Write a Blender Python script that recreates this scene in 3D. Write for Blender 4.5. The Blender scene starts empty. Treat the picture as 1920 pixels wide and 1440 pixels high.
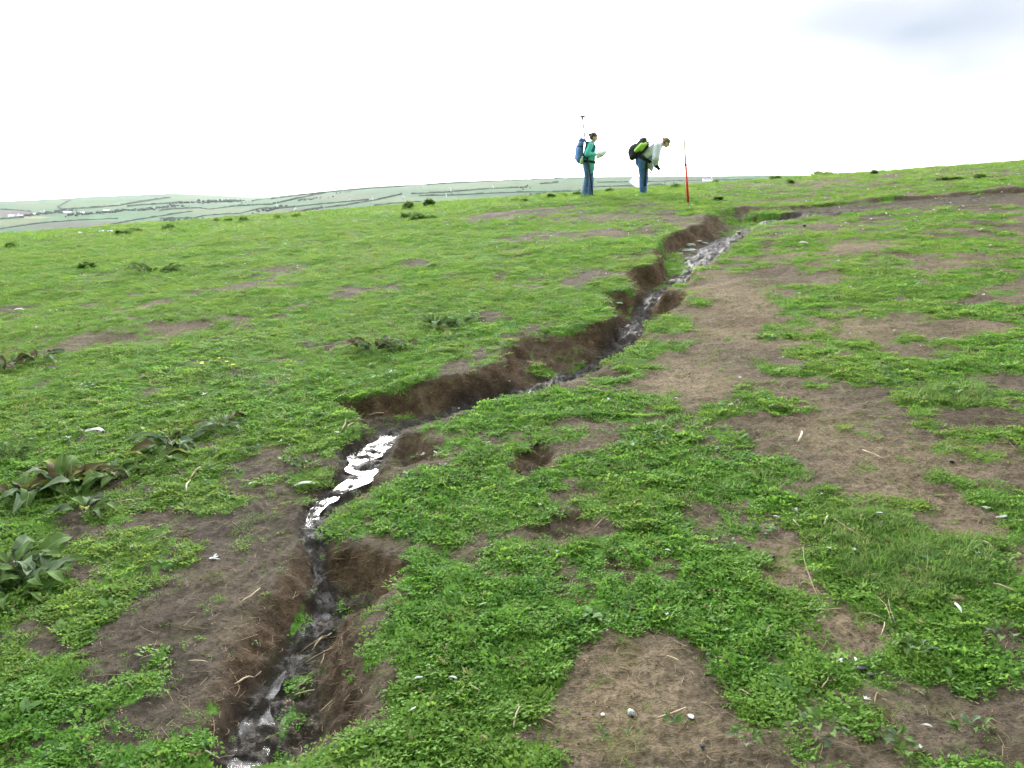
import bpy, bmesh, math, random
import numpy as np
from mathutils import Vector, Matrix, Euler

SC = bpy.context.scene
COL = SC.collection
R = math.radians
random.seed(7)
RNG = np.random.default_rng(11)

# ------------------------------------------------------------------ camera
F_PX, CAM_Z, PITCH = 1500.0, 1.6, math.atan(300 / 1500)
cam_d = bpy.data.cameras.new('camera')
cam_d.sensor_width = 36.0
cam_d.lens = 36.0 * F_PX / 1920
cam_d.clip_start, cam_d.clip_end = 0.05, 40000
cam = bpy.data.objects.new('camera', cam_d)
cam.location = (0, 0, CAM_Z)
cam.rotation_euler = (R(90) - PITCH, 0, 0)
COL.objects.link(cam)
SC.camera = cam

# ------------------------------------------------------------------ sky, sun, exposure
SUN_ELEV, SUN_AZ = R(22), R(-11)          # azimuth measured from +Y towards +X
world = bpy.data.worlds.new('World')
SC.world = world
world.use_nodes = True
wn, wl = world.node_tree.nodes, world.node_tree.links
wn.clear()
w_out = wn.new('ShaderNodeOutputWorld')
w_bg = wn.new('ShaderNodeBackground')
w_bg.inputs['Strength'].default_value = 0.15
w_sky = wn.new('ShaderNodeTexSky')
w_sky.sky_type = 'NISHITA'
w_sky.sun_disc = False
w_sky.sun_elevation = SUN_ELEV
w_sky.sun_rotation = SUN_AZ
w_sky.dust_density = 1.6
w_sky.ozone_density = 1.0
w_hs = wn.new('ShaderNodeHueSaturation')    # thin overcast: the blue is nearly gone
w_hs.inputs['Saturation'].default_value = 0.16
w_tc = wn.new('ShaderNodeTexCoord')
w_sep = wn.new('ShaderNodeSeparateXYZ')
w_add = wn.new('ShaderNodeMath'); w_add.operation = 'ADD'; w_add.inputs[1].default_value = 0.22
w_max = wn.new('ShaderNodeMath'); w_max.operation = 'MAXIMUM'; w_max.inputs[1].default_value = 0.12
w_dx = wn.new('ShaderNodeMath'); w_dx.operation = 'DIVIDE'
w_dy = wn.new('ShaderNodeMath'); w_dy.operation = 'DIVIDE'
w_cmb = wn.new('ShaderNodeCombineXYZ')
w_cmb.inputs[2].default_value = 22.1
w_noise = wn.new('ShaderNodeTexNoise')
w_noise.inputs['Scale'].default_value = 0.55
w_noise.inputs['Detail'].default_value = 3.5
w_noise.inputs['Roughness'].default_value = 0.58
w_ramp = wn.new('ShaderNodeValToRGB')
for _k, (_p, _c) in enumerate([(0.50, (1, 1, 1, 1)), (0.60, (0.205, 0.206, 0.21, 1)), (0.71, (0.115, 0.127, 0.144, 1))]):
    if _k == 2: w_ramp.color_ramp.elements.new(0.71)
    w_ramp.color_ramp.elements[_k].position = _p
    w_ramp.color_ramp.elements[_k].color = _c
w_mul = wn.new('ShaderNodeMix'); w_mul.data_type = 'RGBA'; w_mul.blend_type = 'MULTIPLY'
w_mul.inputs[0].default_value = 1.0
wl.new(w_tc.outputs['Generated'], w_sep.inputs[0])
wl.new(w_sep.outputs[2], w_add.inputs[0])
wl.new(w_add.outputs[0], w_max.inputs[0])
wl.new(w_sep.outputs[0], w_dx.inputs[0]); wl.new(w_max.outputs[0], w_dx.inputs[1])
wl.new(w_sep.outputs[1], w_dy.inputs[0]); wl.new(w_max.outputs[0], w_dy.inputs[1])
wl.new(w_dx.outputs[0], w_cmb.inputs[0]); wl.new(w_dy.outputs[0], w_cmb.inputs[1])
wl.new(w_cmb.outputs[0], w_noise.inputs['Vector'])
wl.new(w_noise.outputs[0], w_ramp.inputs[0])
wl.new(w_sky.outputs[0], w_hs.inputs['Color'])
w_even = wn.new('ShaderNodeMix'); w_even.data_type = 'RGBA'      # cloud spreads the light evenly over the sky
w_even.inputs[0].default_value = 0.74
w_even.inputs[7].default_value = (5.6, 5.75, 6.0, 1)
wl.new(w_hs.outputs[0], w_even.inputs[6])
wl.new(w_even.outputs[2], w_mul.inputs[6])
wl.new(w_ramp.outputs[0], w_mul.inputs[7])
wl.new(w_mul.outputs[2], w_bg.inputs['Color'])
wl.new(w_bg.outputs[0], w_out.inputs['Surface'])

sun_d = bpy.data.lights.new('sun', 'SUN')
sun_d.energy = 0.8
sun_d.angle = R(14)
sun_d.color = (1.0, 0.965, 0.91)
sun = bpy.data.objects.new('sun', sun_d)
_dir = Vector((math.sin(SUN_AZ) * math.cos(SUN_ELEV), math.cos(SUN_AZ) * math.cos(SUN_ELEV), math.sin(SUN_ELEV)))
sun.rotation_euler = _dir.to_track_quat('Z', 'Y').to_euler()
sun.location = (0, 0, 60)
COL.objects.link(sun)

vs = SC.view_settings
SC.display_settings.display_device = 'sRGB'
vs.view_transform = 'Standard'
vs.look = 'None'
vs.gamma = 1.0
vs.use_curve_mapping = False
vs.exposure = 2.65
SC.cycles.max_bounces = 4
SC.cycles.diffuse_bounces = 2
SC.cycles.glossy_bounces = 2
SC.cycles.transmission_bounces = 2
SC.cycles.transparent_max_bounces = 4
SC.cycles.use_adaptive_sampling = True
SC.cycles.adaptive_threshold = 0.02
SC.cycles.volume_bounces = 0

# ------------------------------------------------------------------ small helpers
def tag(o, label=None, cat=None, group=None, kind=None):
    if label: o['label'] = label
    if cat: o['category'] = cat
    if group: o['group'] = group
    if kind: o['kind'] = kind
    return o

def link(o, parent=None):
    COL.objects.link(o)
    if parent is not None:
        o.parent = parent
    return o

def mesh_obj(name, verts, faces, mat=None, parent=None, smooth=True):
    me = bpy.data.meshes.new(name)
    me.from_pydata([tuple(v) for v in verts], [], [tuple(f) for f in faces])
    if smooth and len(me.polygons):
        me.polygons.foreach_set('use_smooth', [True] * len(me.polygons))
    if mat: me.materials.append(mat)
    me.update()
    return link(bpy.data.objects.new(name, me), parent)

def empty(name, loc, rz=0.0):
    o = bpy.data.objects.new(name, None)
    o.empty_display_size = 0.1
    o.location = loc
    o.rotation_euler = (0, 0, rz)
    return link(o)

class NT:
    """compact shader builder"""
    def __init__(self, name):
        self.m = bpy.data.materials.new(name)
        self.m.use_nodes = True
        self.t = self.m.node_tree
        self.t.nodes.clear()
        self.out = self.t.nodes.new('ShaderNodeOutputMaterial')
    def n(self, typ, **kw):
        nd = self.t.nodes.new('ShaderNode' + typ)
        for k, v in kw.items():
            setattr(nd, k, v)
        return nd
    def set(self, sock, v):
        if isinstance(v, bpy.types.NodeSocket):
            self.t.links.new(v, sock)
        elif isinstance(v, (tuple, list)) and len(v) == 3 and sock.type == 'RGBA':
            sock.default_value = (*v, 1)
        else:
            sock.default_value = v
    def attr(self, name):
        return self.n('Attribute', attribute_name=name).outputs['Fac']
    def noise(self, scale, detail=4, rough=0.55, vec=None, out=0):
        nd = self.n('TexNoise')
        nd.inputs['Scale'].default_value = scale
        nd.inputs['Detail'].default_value = detail
        nd.inputs['Roughness'].default_value = rough
        self.set(nd.inputs['Vector'], vec if vec is not None else self.pos())
        return nd.outputs[out]
    def pos(self):
        return self.n('NewGeometry').outputs['Position']
    def mix(self, a, b, fac, mode='MIX'):
        nd = self.n('Mix', data_type='RGBA', blend_type=mode)
        self.set(nd.inputs[0], fac); self.set(nd.inputs[6], a); self.set(nd.inputs[7], b)
        return nd.outputs[2]
    def math(self, op, a, b=0.0, clamp=False):
        nd = self.n('Math', operation=op, use_clamp=clamp)
        self.set(nd.inputs[0], a); self.set(nd.inputs[1], b)
        return nd.outputs[0]
    def ramp(self, fac, stops):
        nd = self.n('ValToRGB')
        cr = nd.color_ramp
        while len(cr.elements) < len(stops): cr.elements.new(0.5)
        for e, (p, c) in zip(cr.elements, stops):
            e.position = p
            e.color = (*c, 1) if isinstance(c, (tuple, list)) else (c, c, c, 1)
        self.set(nd.inputs[0], fac)
        return nd.outputs[0]
    def bump(self, h, strength=0.5, dist=0.01):
        nd = self.n('Bump')
        nd.inputs['Strength'].default_value = strength
        nd.inputs['Distance'].default_value = dist
        self.set(nd.inputs['Height'], h)
        return nd.outputs[0]
    def bsdf(self, color, rough=0.7, spec=0.3, normal=None, **kw):
        nd = self.n('BsdfPrincipled')
        self.set(nd.inputs['Base Color'], color)
        self.set(nd.inputs['Roughness'], rough)
        self.set(nd.inputs['Specular IOR Level'], spec)
        if normal is not None: self.set(nd.inputs['Normal'], normal)
        for k, v in kw.items():
            self.set(nd.inputs[k.replace('_', ' ')], v)
        return nd.outputs[0]
    def done(self, shader):
        self.t.links.new(shader, self.out.inputs['Surface'])
        return self.m

def plain(name, color, rough=0.7, spec=0.3, var=0.25, scale=20, metallic=0.0):
    """one-colour material with a little procedural unevenness"""
    b = NT(name)
    co = b.n('TexCoord').outputs['Object']
    f = b.noise(scale, 3, 0.6, co)
    dark = tuple(c * (1 - var) for c in color)
    lite = tuple(min(1, c * (1 + var)) for c in color)
    c = b.ramp(f, [(0.3, dark), (0.7, lite)])
    return b.done(b.bsdf(c, rough, spec, b.bump(f, 0.15, 0.004), Metallic=metallic))

def leafy(name, stops, trans=0.35, rough=0.5, spec=0.25, patch=None):
    """leaf material: colour by instance, light shines through"""
    b = NT(name)
    rnd = b.n('ObjectInfo').outputs['Random']
    c = b.ramp(rnd, stops)
    if patch:
        col, sc = patch
        loc = b.n('ObjectInfo').outputs['Location']
        f = b.ramp(b.noise(sc, 3, 0.55, loc), [(0.42, 0.0), (0.66, 1.0)])
        c = b.mix(c, col, f)
    hs = b.n('HueSaturation')
    hs.inputs['Value'].default_value = 1.35
    hs.inputs['Hue'].default_value = 0.485
    b.set(hs.inputs['Color'], c)
    tr = b.n('BsdfTranslucent'); b.set(tr.inputs['Color'], hs.outputs[0])
    mx = b.n('MixShader')
    b.set(mx.inputs[0], trans)
    b.set(mx.inputs[1], b.bsdf(c, rough, spec)); b.set(mx.inputs[2], tr.outputs[0])
    return b.done(mx.outputs[0])

# ------------------------------------------------------------------ numpy noise
_perm = RNG.permutation(512)
_perm = np.concatenate([_perm, _perm])
_gang = RNG.random(512) * 2 * np.pi
_gx, _gy = np.cos(_gang), np.sin(_gang)
def perlin(x, y):
    xi, yi = np.floor(x).astype(int), np.floor(y).astype(int)
    xf, yf = x - xi, y - yi
    u, v = xf * xf * xf * (xf * (xf * 6 - 15) + 10), yf * yf * yf * (yf * (yf * 6 - 15) + 10)
    def g(ix, iy, dx, dy):
        h = _perm[(_perm[ix & 511] + iy) & 511]
        return _gx[h] * dx + _gy[h] * dy
    a = g(xi, yi, xf, yf); b = g(xi + 1, yi, xf - 1, yf)
    c = g(xi, yi + 1, xf, yf - 1); d = g(xi + 1, yi + 1, xf - 1, yf - 1)
    return (a + u * (b - a)) * (1 - v) + (c + u * (d - c)) * v
def fbm(x, y, sc, octv=4, gain=0.5, off=0.0):
    s, a, out = sc, 1.0, 0.0
    for i in range(octv):
        out = out + a * perlin(x * s + off + 17.3 * i, y * s + off * 1.7 - 9.1 * i)
        s *= 2.03; a *= gain
    return out
def sstep(e0, e1, x):
    t = np.clip((x - e0) / (e1 - e0 + 1e-12), 0, 1)
    return t * t * (3 - 2 * t)

# ------------------------------------------------------------------ picture point -> place on the ground
_cp, _sp = math.cos(PITCH), math.sin(PITCH)
def ray(px, py):
    a, b = (np.asarray(px, float) - 960) / F_PX, -(np.asarray(py, float) - 720) / F_PX
    dx, dy, dz = a, _cp + b * _sp, -_sp + b * _cp
    return dx / dy, dz / dy                        # per metre of depth
def project(x, y, z):
    zz = z - CAM_Z
    depth = y * _cp - zz * _sp
    return 960 + F_PX * x / depth, 720 - F_PX * (y * _sp + zz * _cp) / depth
def H0(x, y):
    z = 0.118 * y + 0.07 * x - 0.0012 * y * y
    z = z + 0.17 * np.exp(-((x - 1.8) / 3.2) ** 2 - ((y - 20.8) / 3.0) ** 2)
    z = z - 0.10 * np.exp(-((x - 6.0) / 2.5) ** 2 - ((y - 20.0) / 3.5) ** 2)
    return z
_Y0 = np.geomspace(1.3, 75, 1000)
def at(px, py, H=None, Ys=None):
    """where the sight line through a picture point first meets the surface H (arrays allowed)"""
    H = H or H0
    _Y = _Y0 if Ys is None else Ys
    px, py = np.atleast_1d(px).astype(float), np.atleast_1d(py).astype(float)
    sx, sz = ray(px, py)
    X = sx[:, None] * _Y[None]; Yv = np.broadcast_to(_Y[None], X.shape)
    Z = CAM_Z + sz[:, None] * _Y[None]
    g = H(X.ravel(), Yv.ravel()).reshape(X.shape) - Z
    hit = g > 0
    i = np.where(hit.any(1), hit.argmax(1), len(_Y) - 1)
    i = np.clip(i, 1, None)
    k = np.arange(len(px))
    g0, g1 = g[k, i - 1], g[k, i]
    t = np.clip(-g0 / np.where(abs(g1 - g0) < 1e-9, 1e-9, g1 - g0), 0, 1)
    y = _Y[i - 1] + t * (_Y[i] - _Y[i - 1])
    x = sx * y
    return np.stack([x, y], 1)

def seg_dist(x, y, P, closed=False):
    """distance to a polyline and the position along it (0..n-1)"""
    best = np.full(x.shape, 1e9); par = np.zeros(x.shape)
    n = len(P)
    for i in range(n if closed else n - 1):
        ax, ay = P[i]; bx, by = P[(i + 1) % n]
        dx, dy = bx - ax, by - ay
        L = dx * dx + dy * dy + 1e-12
        t = np.clip(((x - ax) * dx + (y - ay) * dy) / L, 0, 1)
        d = np.hypot(x - ax - t * dx, y - ay - t * dy)
        m = d < best
        best = np.where(m, d, best); par = np.where(m, i + t, par)
    return best, par
def inside(x, y, P):
    c = np.zeros(x.shape, bool)
    n = len(P)
    for i in range(n):
        ax, ay = P[i]; bx, by = P[(i + 1) % n]
        cond = ((ay > y) != (by > y)) & (x < (bx - ax) * (y - ay) / (by - ay + 1e-12) + ax)
        c ^= cond
    return c
# ------------------------------------------------------------------ terrain: the eroded gully
LB = [(585,752,.05,.10),(640,742,.13,.10),(691,734,.19,.11),(822,710,.25,.14),(917,682,.29,.19),(957,626,.29,.30),(1050,617,.36,.32),
      (1143,598,.40,.28),(1140,580,.38,.22),(1133,561,.36,.22),(1107,545,.36,.25),(1185,537,.32,.22),(1168,522,.36,.25),
      (1173,503,.36,.16),(1220,495,.34,.13),(1230,480,.32,.12),(1222,466,.32,.12),(1245,440,.34,.13),(1312,421,.36,.22),
      (1332,393,.34,.45),(1400,388,.11,.09),(1500,384,.10,.08),(1600,376,.10,.08),(1740,365,.115,.08),(1920,352,.13,.08),(2200,340,.13,.08)]
RB = [(2200,366,.25,2.6),(1920,381,.25,2.6),(1700,394,.25,2.4),(1500,409,.25,1.2),(1442,420,.28,.4),(1428,428,.3,.25),(1400,450,.3,.22),
      (1371,472,.3,.2),(1322,502,.3,.2),(1300,528,.3,.2),(1252,541,.3,.14),(1302,549,.3,.14),(1288,572,.3,.16),(1246,592,.3,.2),
      (1212,640,.3,.16),(1170,670,.3,.16),(1107,706,.3,.14),(987,742,.3,.14),(862,776,.2,.12),(780,802,.1,.12)]
LBw, RBw = at([p[0] for p in LB], [p[1] for p in LB]), at([p[0] for p in RB], [p[1] for p in RB])
LBd, LBs = .73 * np.array([p[2] for p in LB]), 1.45 * np.array([p[3] for p in LB])
RBs = 1.3 * np.array([p[3] for p in RB])
MAINP = np.concatenate([LBw, RBw])
def _poly(pts): 
    return at([p[0] for p in pts], [p[1] for p in pts])
PITS = [  # closed hollows: outline, depth, bank width
    (_poly([(600,750),(700,742),(860,772),(780,800),(748,815),(735,850),(765,880),(755,905),(690,935),(645,975),(640,1012),(572,1016),
            (545,985),(560,935),(610,890),(648,862),(640,826),(640,790)]), 0.085, 0.26),
    (_poly([(736,815),(800,806),(852,835),(846,858),(800,868),(745,882),(700,868),(690,840)]), 0.09, 0.20),
    (_poly([(572,1006),(640,1004),(700,1022),(745,1033),(790,1050),(725,1118),(700,1165),(722,1230),(738,1300),(720,1360),(640,1400),(560,1480),
            (360,1480),(352,1380),(400,1240),(421,1209),(451,1146),(488,1112),(520,1072),(532,1040)]), 0.125, 0.22),
    (_poly([(552,1046),(580,1020),(650,1012),(720,1028),(792,1050),(748,1105),(705,1142),(640,1155),(575,1135),(548,1090)]), 0.125, 0.15),
    (_poly([(940,872),(968,845),(1010,832),(1050,845),(1060,880),(1010,900),(960,895)]), 0.07, 0.12),
    (_poly([(955,880),(963,868),(985,866),(992,880),(975,889)]), 0.16, 0.06),
    (_poly([(1130,1020),(1175,1022),(1195,1070),(1215,1110),(1190,1120),(1150,1090),(1120,1060)]), 0.03, 0.08),
    (_poly([(980,985),(1040,945),(1110,960),(1130,1000),(1060,1012),(1000,1012)]), 0.035, 0.10),
]
_bb = (MAINP[:, 0].min() - .6, MAINP[:, 0].max() + .6, MAINP[:, 1].min() - .6, MAINP[:, 1].max() + .6)
def gully(x, y):
    out = np.zeros(x.shape)
    wx = x + 0.07 * fbm(x, y, 2.3, 3, .55, 5.0) + 0.02 * fbm(x, y, 11, 2, .5, 2.0)
    wy = y + 0.09 * fbm(x, y, 2.1, 3, .55, 31.0) + 0.02 * fbm(x, y, 11, 2, .5, 8.0)
    m = (x > _bb[0]) & (x < _bb[1]) & (y > _bb[2]) & (y < _bb[3])
    if m.any():
        a, b = wx[m], wy[m]
        ins = inside(a, b, MAINP)
        dl, pl = seg_dist(a, b, LBw); dr, pr = seg_dist(a, b, RBw)
        dep = np.interp(pl, np.arange(len(LBd)), LBd)
        wl_ = np.interp(pl, np.arange(len(LBs)), LBs); wr_ = np.interp(pr, np.arange(len(RBs)), RBs)
        v = dep * sstep(0, 1, dl / wl_) ** 0.8 * sstep(0, 1, dr / wr_)
        out[m] = -np.where(ins, v, 0)
    for P, dep, w in PITS:
        mm = (x > P[:, 0].min() - .2) & (x < P[:, 0].max() + .2) & (y > P[:, 1].min() - .2) & (y < P[:, 1].max() + .2)
        if mm.any():
            a, b = x[mm] + .3 * (wx[mm] - x[mm]), y[mm] + .3 * (wy[mm] - y[mm])
            d, _ = seg_dist(a, b, P, True)
            v = np.where(inside(a, b, P), dep * sstep(0, 1, d / w), 0)
            out[mm] = np.minimum(out[mm], -v)
    return out
def undul(x, y):
    far = sstep(3, 12, y)
    return (0.045 * fbm(x, y, .42, 3, .5, 3.0) * (0.3 + far) + 0.034 * fbm(x, y, 1.25, 3, .5, 9.0) * (0.35 + far)
            + 0.05 * fbm(x, y, .16, 2, .5, 40.) * sstep(12, 26, y))
def H1(x, y):
    g = gully(x, y)
    fade = 1 - 0.75 * np.clip(-g / 0.12, 0, 1)
    return H0(x, y) + undul(x, y) * fade + g

# ------------------------------------------------------------------ the stream's course
WPX = [(1610,397,.06),(1560,401,.09),(1520,405,.16),(1480,410,.26),(1448,418,.30),(1420,427,.22),(1392,438,.17),(1362,452,.20),(1338,470,.22),
       (1315,497,.20),(1292,520,.15),(1240,550,.13),(1203,585,.11),(1188,612,.11),(1176,640,.11),(1140,670,.10),(1100,700,.09),(1040,722,.09),(985,735,.09),
       (915,757,.06),(852,774,.05),(800,790,.05),(755,803,.05),(715,822,.07),(678,842,.08),(665,862,.075),(690,880,.09),(700,888,.07),(668,902,.06),
       (628,922,.06),(598,942,.06),(584,968,.05),(588,1000,.04),(592,1050,.06),(600,1078,.085),(604,1102,.07),(615,1140,.05),(604,1170,.06),(588,1195,.065),
       (556,1232,.06),(522,1276,.06),(490,1326,.055),(468,1385,.07),(452,1450,.08),(440,1520,.09)]
WPW = at([p[0] for p in WPX], [p[1] for p in WPX], H1)
WHW = np.array([p[2] for p in WPX]) * np.interp([p[1] for p in WPX], [400, 700, 800, 900, 960, 1500], [.5, .52, .85, .9, .6, .55])
def chaikin(P, n=2):
    for _ in range(n):
        Q = [P[0]]
        for a, b in zip(P[:-1], P[1:]):
            Q += [a * .75 + b * .25, a * .25 + b * .75]
        P = np.array(Q + [P[-1]])
    return P
_W = chaikin(np.column_stack([WPW, WHW]), 2)
_seg = np.r_[0, np.cumsum(np.hypot(*np.diff(_W[:, :2], axis=0).T))]
_s = np.arange(0, _seg[-1], 0.03)
WX, WY, WW = [np.interp(_s, _seg, _W[:, k]) for k in range(3)]
_wz = H1(WX, WY)
WZ = np.convolve(np.pad(_wz, 9, 'edge'), np.ones(19) / 19, 'valid')
WZ = np.minimum(WZ, _wz + .012)
WZ = .45 * WZ + .55 * np.minimum.accumulate(WZ)
WZ = np.convolve(np.pad(WZ, 6, 'edge'), np.ones(13) / 13, 'valid')
WW = WW * np.clip(.95 + 1.1 * fbm(_s, 0 * _s, 3.1, 3, .6, 4.), .35, 1.5)
_ds = slice(None, None, 9)
WPS = np.column_stack([WX, WY])[_ds]; WWS = WW[_ds]; WZS = WZ[_ds]
_wb = (WX.min() - 1, WX.max() + 1, WY.min() - 1, WY.max() + 1)
def stream(x, y):
    """distance to the stream's middle over its half width, and the water level there"""
    q = np.full(x.shape, 9.0); lev = np.zeros(x.shape); dd = np.full(x.shape, 9.0)
    m = (x > _wb[0]) & (x < _wb[1]) & (y > _wb[2]) & (y < _wb[3])
    if m.any():
        d, p = seg_dist(x[m], y[m], WPS)
        w = np.interp(p, np.arange(len(WWS)), WWS)
        q[m] = d / w; dd[m] = d
        lev[m] = np.interp(p, np.arange(len(WZS)), WZS)
    return q, lev, dd
def Hfull(x, y, q=None, lev=None):
    if q is None: q, lev, _ = stream(x, y)
    h = H1(x, y)
    k = 1 - sstep(1.0, 2.3, q)
    bed = lev + np.interp(y, [2.9, 3.3, 3.6, 4.6, 5.0, 5.8, 7, 16], [-.004, -.004, -.014, -.014, -.002, .010, .012, .012]) + np.interp(y, [3.2, 5.0], [.034, .050]) * fbm(x, y, 8.5, 4, .65, 77.)
    h = h * (1 - k) + bed * k
    g_ = np.clip(-gully(x, y) / .05, 0, 1)
    return h + 0.010 * fbm(x, y, 9, 5, .62, 12.) * (1 + .6 * np.exp(-y / 8)) + g_ * .034 * fbm(x, y, 6.5, 5, .68, 61.) * sstep(1.2, 2.5, q)
def Hz(x, y):
    return float(Hfull(np.array([float(x)]), np.array([float(y)]))[0])
def put(px, py):
    """ground points under picture points, on the finished terrain"""
    p = at(px, py, Hfull)
    z = Hfull(p[:, 0], p[:, 1])
    return np.column_stack([p, z])

# ------------------------------------------------------------------ ground cover map (what grows where)
BLOBS = [ # px, py, rx, ry, weight
 (250,580,60,12,-1),(330,566,60,10,-1),(410,545,70,9,-1),(490,525,40,7,-.9),(240,625,90,16,-1.1),(330,612,50,10,-.9),(120,655,60,13,-.9),(150,640,60,8,-.7),
 (390,606,40,9,-.9),(450,600,25,7,-.8),(540,500,40,8,-.8),(670,547,40,8,-1),(790,495,35,7,-.9),(660,455,40,5,-.6),(1000,398,110,13,-1.1),(1080,445,110,13,-1.0),(1150,405,120,10,-.9),(1270,410,50,14,-1.2),(1000,440,60,10,-.7),(1170,480,50,8,-.7),
 (930,406,60,7,-.9),(1200,388,90,8,-.8),(1190,425,70,18,-.8),(950,470,60,8,-.6),(1110,512,40,8,-1),(1060,530,50,8,-1),(920,595,25,9,-1),(890,632,30,7,-1.1),
 (1020,610,60,6,-.6),(830,570,25,6,-.7),(30,575,50,10,-.8),(60,600,40,8,-.6),(560,455,60,6,-.5),(420,447,50,5,-.5),(330,462,30,5,-.6),(860,420,50,6,-.6),(760,440,40,5,-.5),
 (420,1000,130,60,-.92),(340,1120,130,85,-.90),(480,930,90,50,-.8),(560,850,80,34,-.85),(330,1260,170,90,-.75),(300,1390,240,70,-.55),(490,1110,60,60,-1.4),(450,1190,55,60,-1.4),(540,1050,50,45,-1.2),(640,1045,110,32,-1.4),(730,1085,55,50,-1.0),(560,960,90,60,-.8),(650,900,70,50,-.6),(270,965,38,18,-.8),
 (520,1000,60,60,-.6),(640,1330,80,110,-.85),(690,955,60,60,-.75),(720,1260,36,110,-1.2),(650,1200,60,80,-.8),(800,835,60,25,-.8),
 (1005,868,48,24,-1.2),(1060,975,65,30,-1.1),(1120,985,30,20,-.8),(1155,1045,28,30,-1.2),(1192,1095,26,20,-1.0),(1100,830,50,14,-.6),
 (1180,1255,125,70,-1.7),(1140,1345,120,65,-1.6),(1330,1385,110,45,-1.0),(1120,1430,90,40,-1.1),(1290,1290,40,80,-.9),
 (1450,1040,55,55,-1.1),(1490,1105,60,45,-1.1),(1550,1170,60,30,-.9),(1570,950,120,26,-1.0),(1620,1220,90,25,-.7),
 (1890,1020,60,90,-1.2),(1860,1110,50,60,-1.0),(1870,1190,50,60,-.8),(1760,890,200,36,-.9),(1890,900,60,40,-1),(1700,850,160,20,-.7),
 (1290,720,90,42,-1.3),(1330,668,100,28,-1.1),(1400,640,100,22,-.9),(1440,600,100,18,-.9),(1350,540,70,38,-1.0),(1420,500,60,22,-.8),(1390,580,70,20,-.7),
 (1480,735,80,13,-.7),(1650,620,70,18,-.9),(1780,615,120,18,-.9),(1550,530,50,9,-.7),(1700,482,50,13,-.8),(1620,460,60,9,-.5),(1460,462,40,18,-.7),(1500,420,60,9,-.7),
 (1480,795,70,20,-1.0),(1330,792,60,16,-.6),(1560,842,80,22,-.9),(1850,790,80,28,-.9),(1760,1350,60,36,-.7),(1830,1330,60,30,-.7),(1640,780,50,14,-.7),
 (1700,330,200,9,-.35),(1450,345,80,7,-.5),(1880,430,70,10,-.6),(1780,420,60,9,-.4),(1640,405,50,6,-.5),
 (850,1250,165,170,1.1),(900,950,150,60,.7),(1100,1110,200,110,.7),(1350,1140,140,110,.9),(1250,905,170,65,.55),(1680,1040,130,90,1.1),(1560,1330,210,90,.8),
 (1820,1270,110,60,.8),(1780,745,90,22,1.0),(1560,700,130,18,.7),(1660,540,150,22,.55),(1800,690,100,18,.5),(1450,890,130,36,.7),(1050,760,120,26,.7),
 (1240,608,55,13,.9),(1205,655,80,16,.8),(1255,459,26,14,2.4),(1260,497,24,12,1.5),(1150,530,40,8,1.2),(1100,590,60,9,1.2),(1120,470,90,12,.8),(1170,455,50,10,.6),
 (556,1125,11,30,1.3),(675,1122,22,12,.7),(1015,650,28,7,1.8),(430,1270,25,60,.6),(150,1180,110,60,.5),(60,1330,80,60,.4),(560,1390,120,50,.5),(1440,395,90,4,1.5),
 (1400,410,40,4,1.2),(1620,387,140,8,-2.2),(1780,377,160,11,-2.2),(1910,368,120,12,-2.2),(1500,399,60,6,-1.9),(1400,392,90,3,1.2),(1330,820,80,18,.4),(620,760,60,12,.5),(900,735,60,8,.7),(1050,705,40,8,.6),(800,755,60,6,.7)]
GRASSB = [(1690,1035,140,90,1.3),(1790,745,90,22,1.1),(1480,900,130,36,.7),(1850,800,60,16,.4),(1400,760,60,14,.4),(1640,520,90,16,.5),(1900,960,40,20,.8),(1290,575,60,8,.4)]
DRYB = [(1180,1260,150,90,1),(1150,1370,150,70,1),(1330,1385,120,50,.8),(1290,720,110,50,1),(1360,560,110,60,.9),(1480,1080,90,80,.7),(1600,940,160,40,.8),(1880,1050,90,130,.8),
        (1780,880,200,60,.7),(1450,610,160,40,.7),(1750,620,200,40,.6),(1520,790,120,50,.7),(1700,480,260,50,.6),(300,590,260,50,.6),(1080,420,160,40,.3),(1600,1180,120,60,.6),
        (450,1170,45,60,.5)]
MUDB = [(1620,387,150,10,1.6),(1780,377,170,13,1.6),(1910,368,130,14,1.6),(1490,401,90,8,1.6),(420,1010,150,80,1),(350,1150,160,110,1),(250,1340,300,110,.8),(560,930,120,80,.8),(700,960,70,70,.7),(800,775,140,18,.7),(560,845,70,25,.35),(640,1250,110,160,.9)]
def prep(L):
    out = []
    c = at([b[0] for b in L], [b[1] for b in L])
    n = at([b[0] for b in L], [b[1] + b[3] for b in L]); f = at([b[0] for b in L], [b[1] - b[3] for b in L])
    for b, p, q, r in zip(L, c, n, f):
        out.append((p[0], p[1], b[2] / F_PX * p[1], max(.06, min((r[1] - q[1]) / 2, 4 * b[2] / F_PX * p[1] + 1)), b[4] * (.86 if -1.3 < b[4] < 0 else 1)))
    return out
BLOBS, GRASSB, DRYB, MUDB = prep(BLOBS), prep(GRASSB), prep(DRYB), prep(MUDB)
def blobsum(x, y, L):
    s = np.zeros(x.shape)
    for cx, cy, rx, ry, w in L:
        m = (abs(x - cx) < 2.2 * rx) & (abs(y - cy) < 2.2 * ry)
        if m.any():
            s[m] += w * np.exp(-(((x[m] - cx) / rx) ** 2 + ((y[m] - cy) / ry) ** 2) ** 1.4)
    return s
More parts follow.
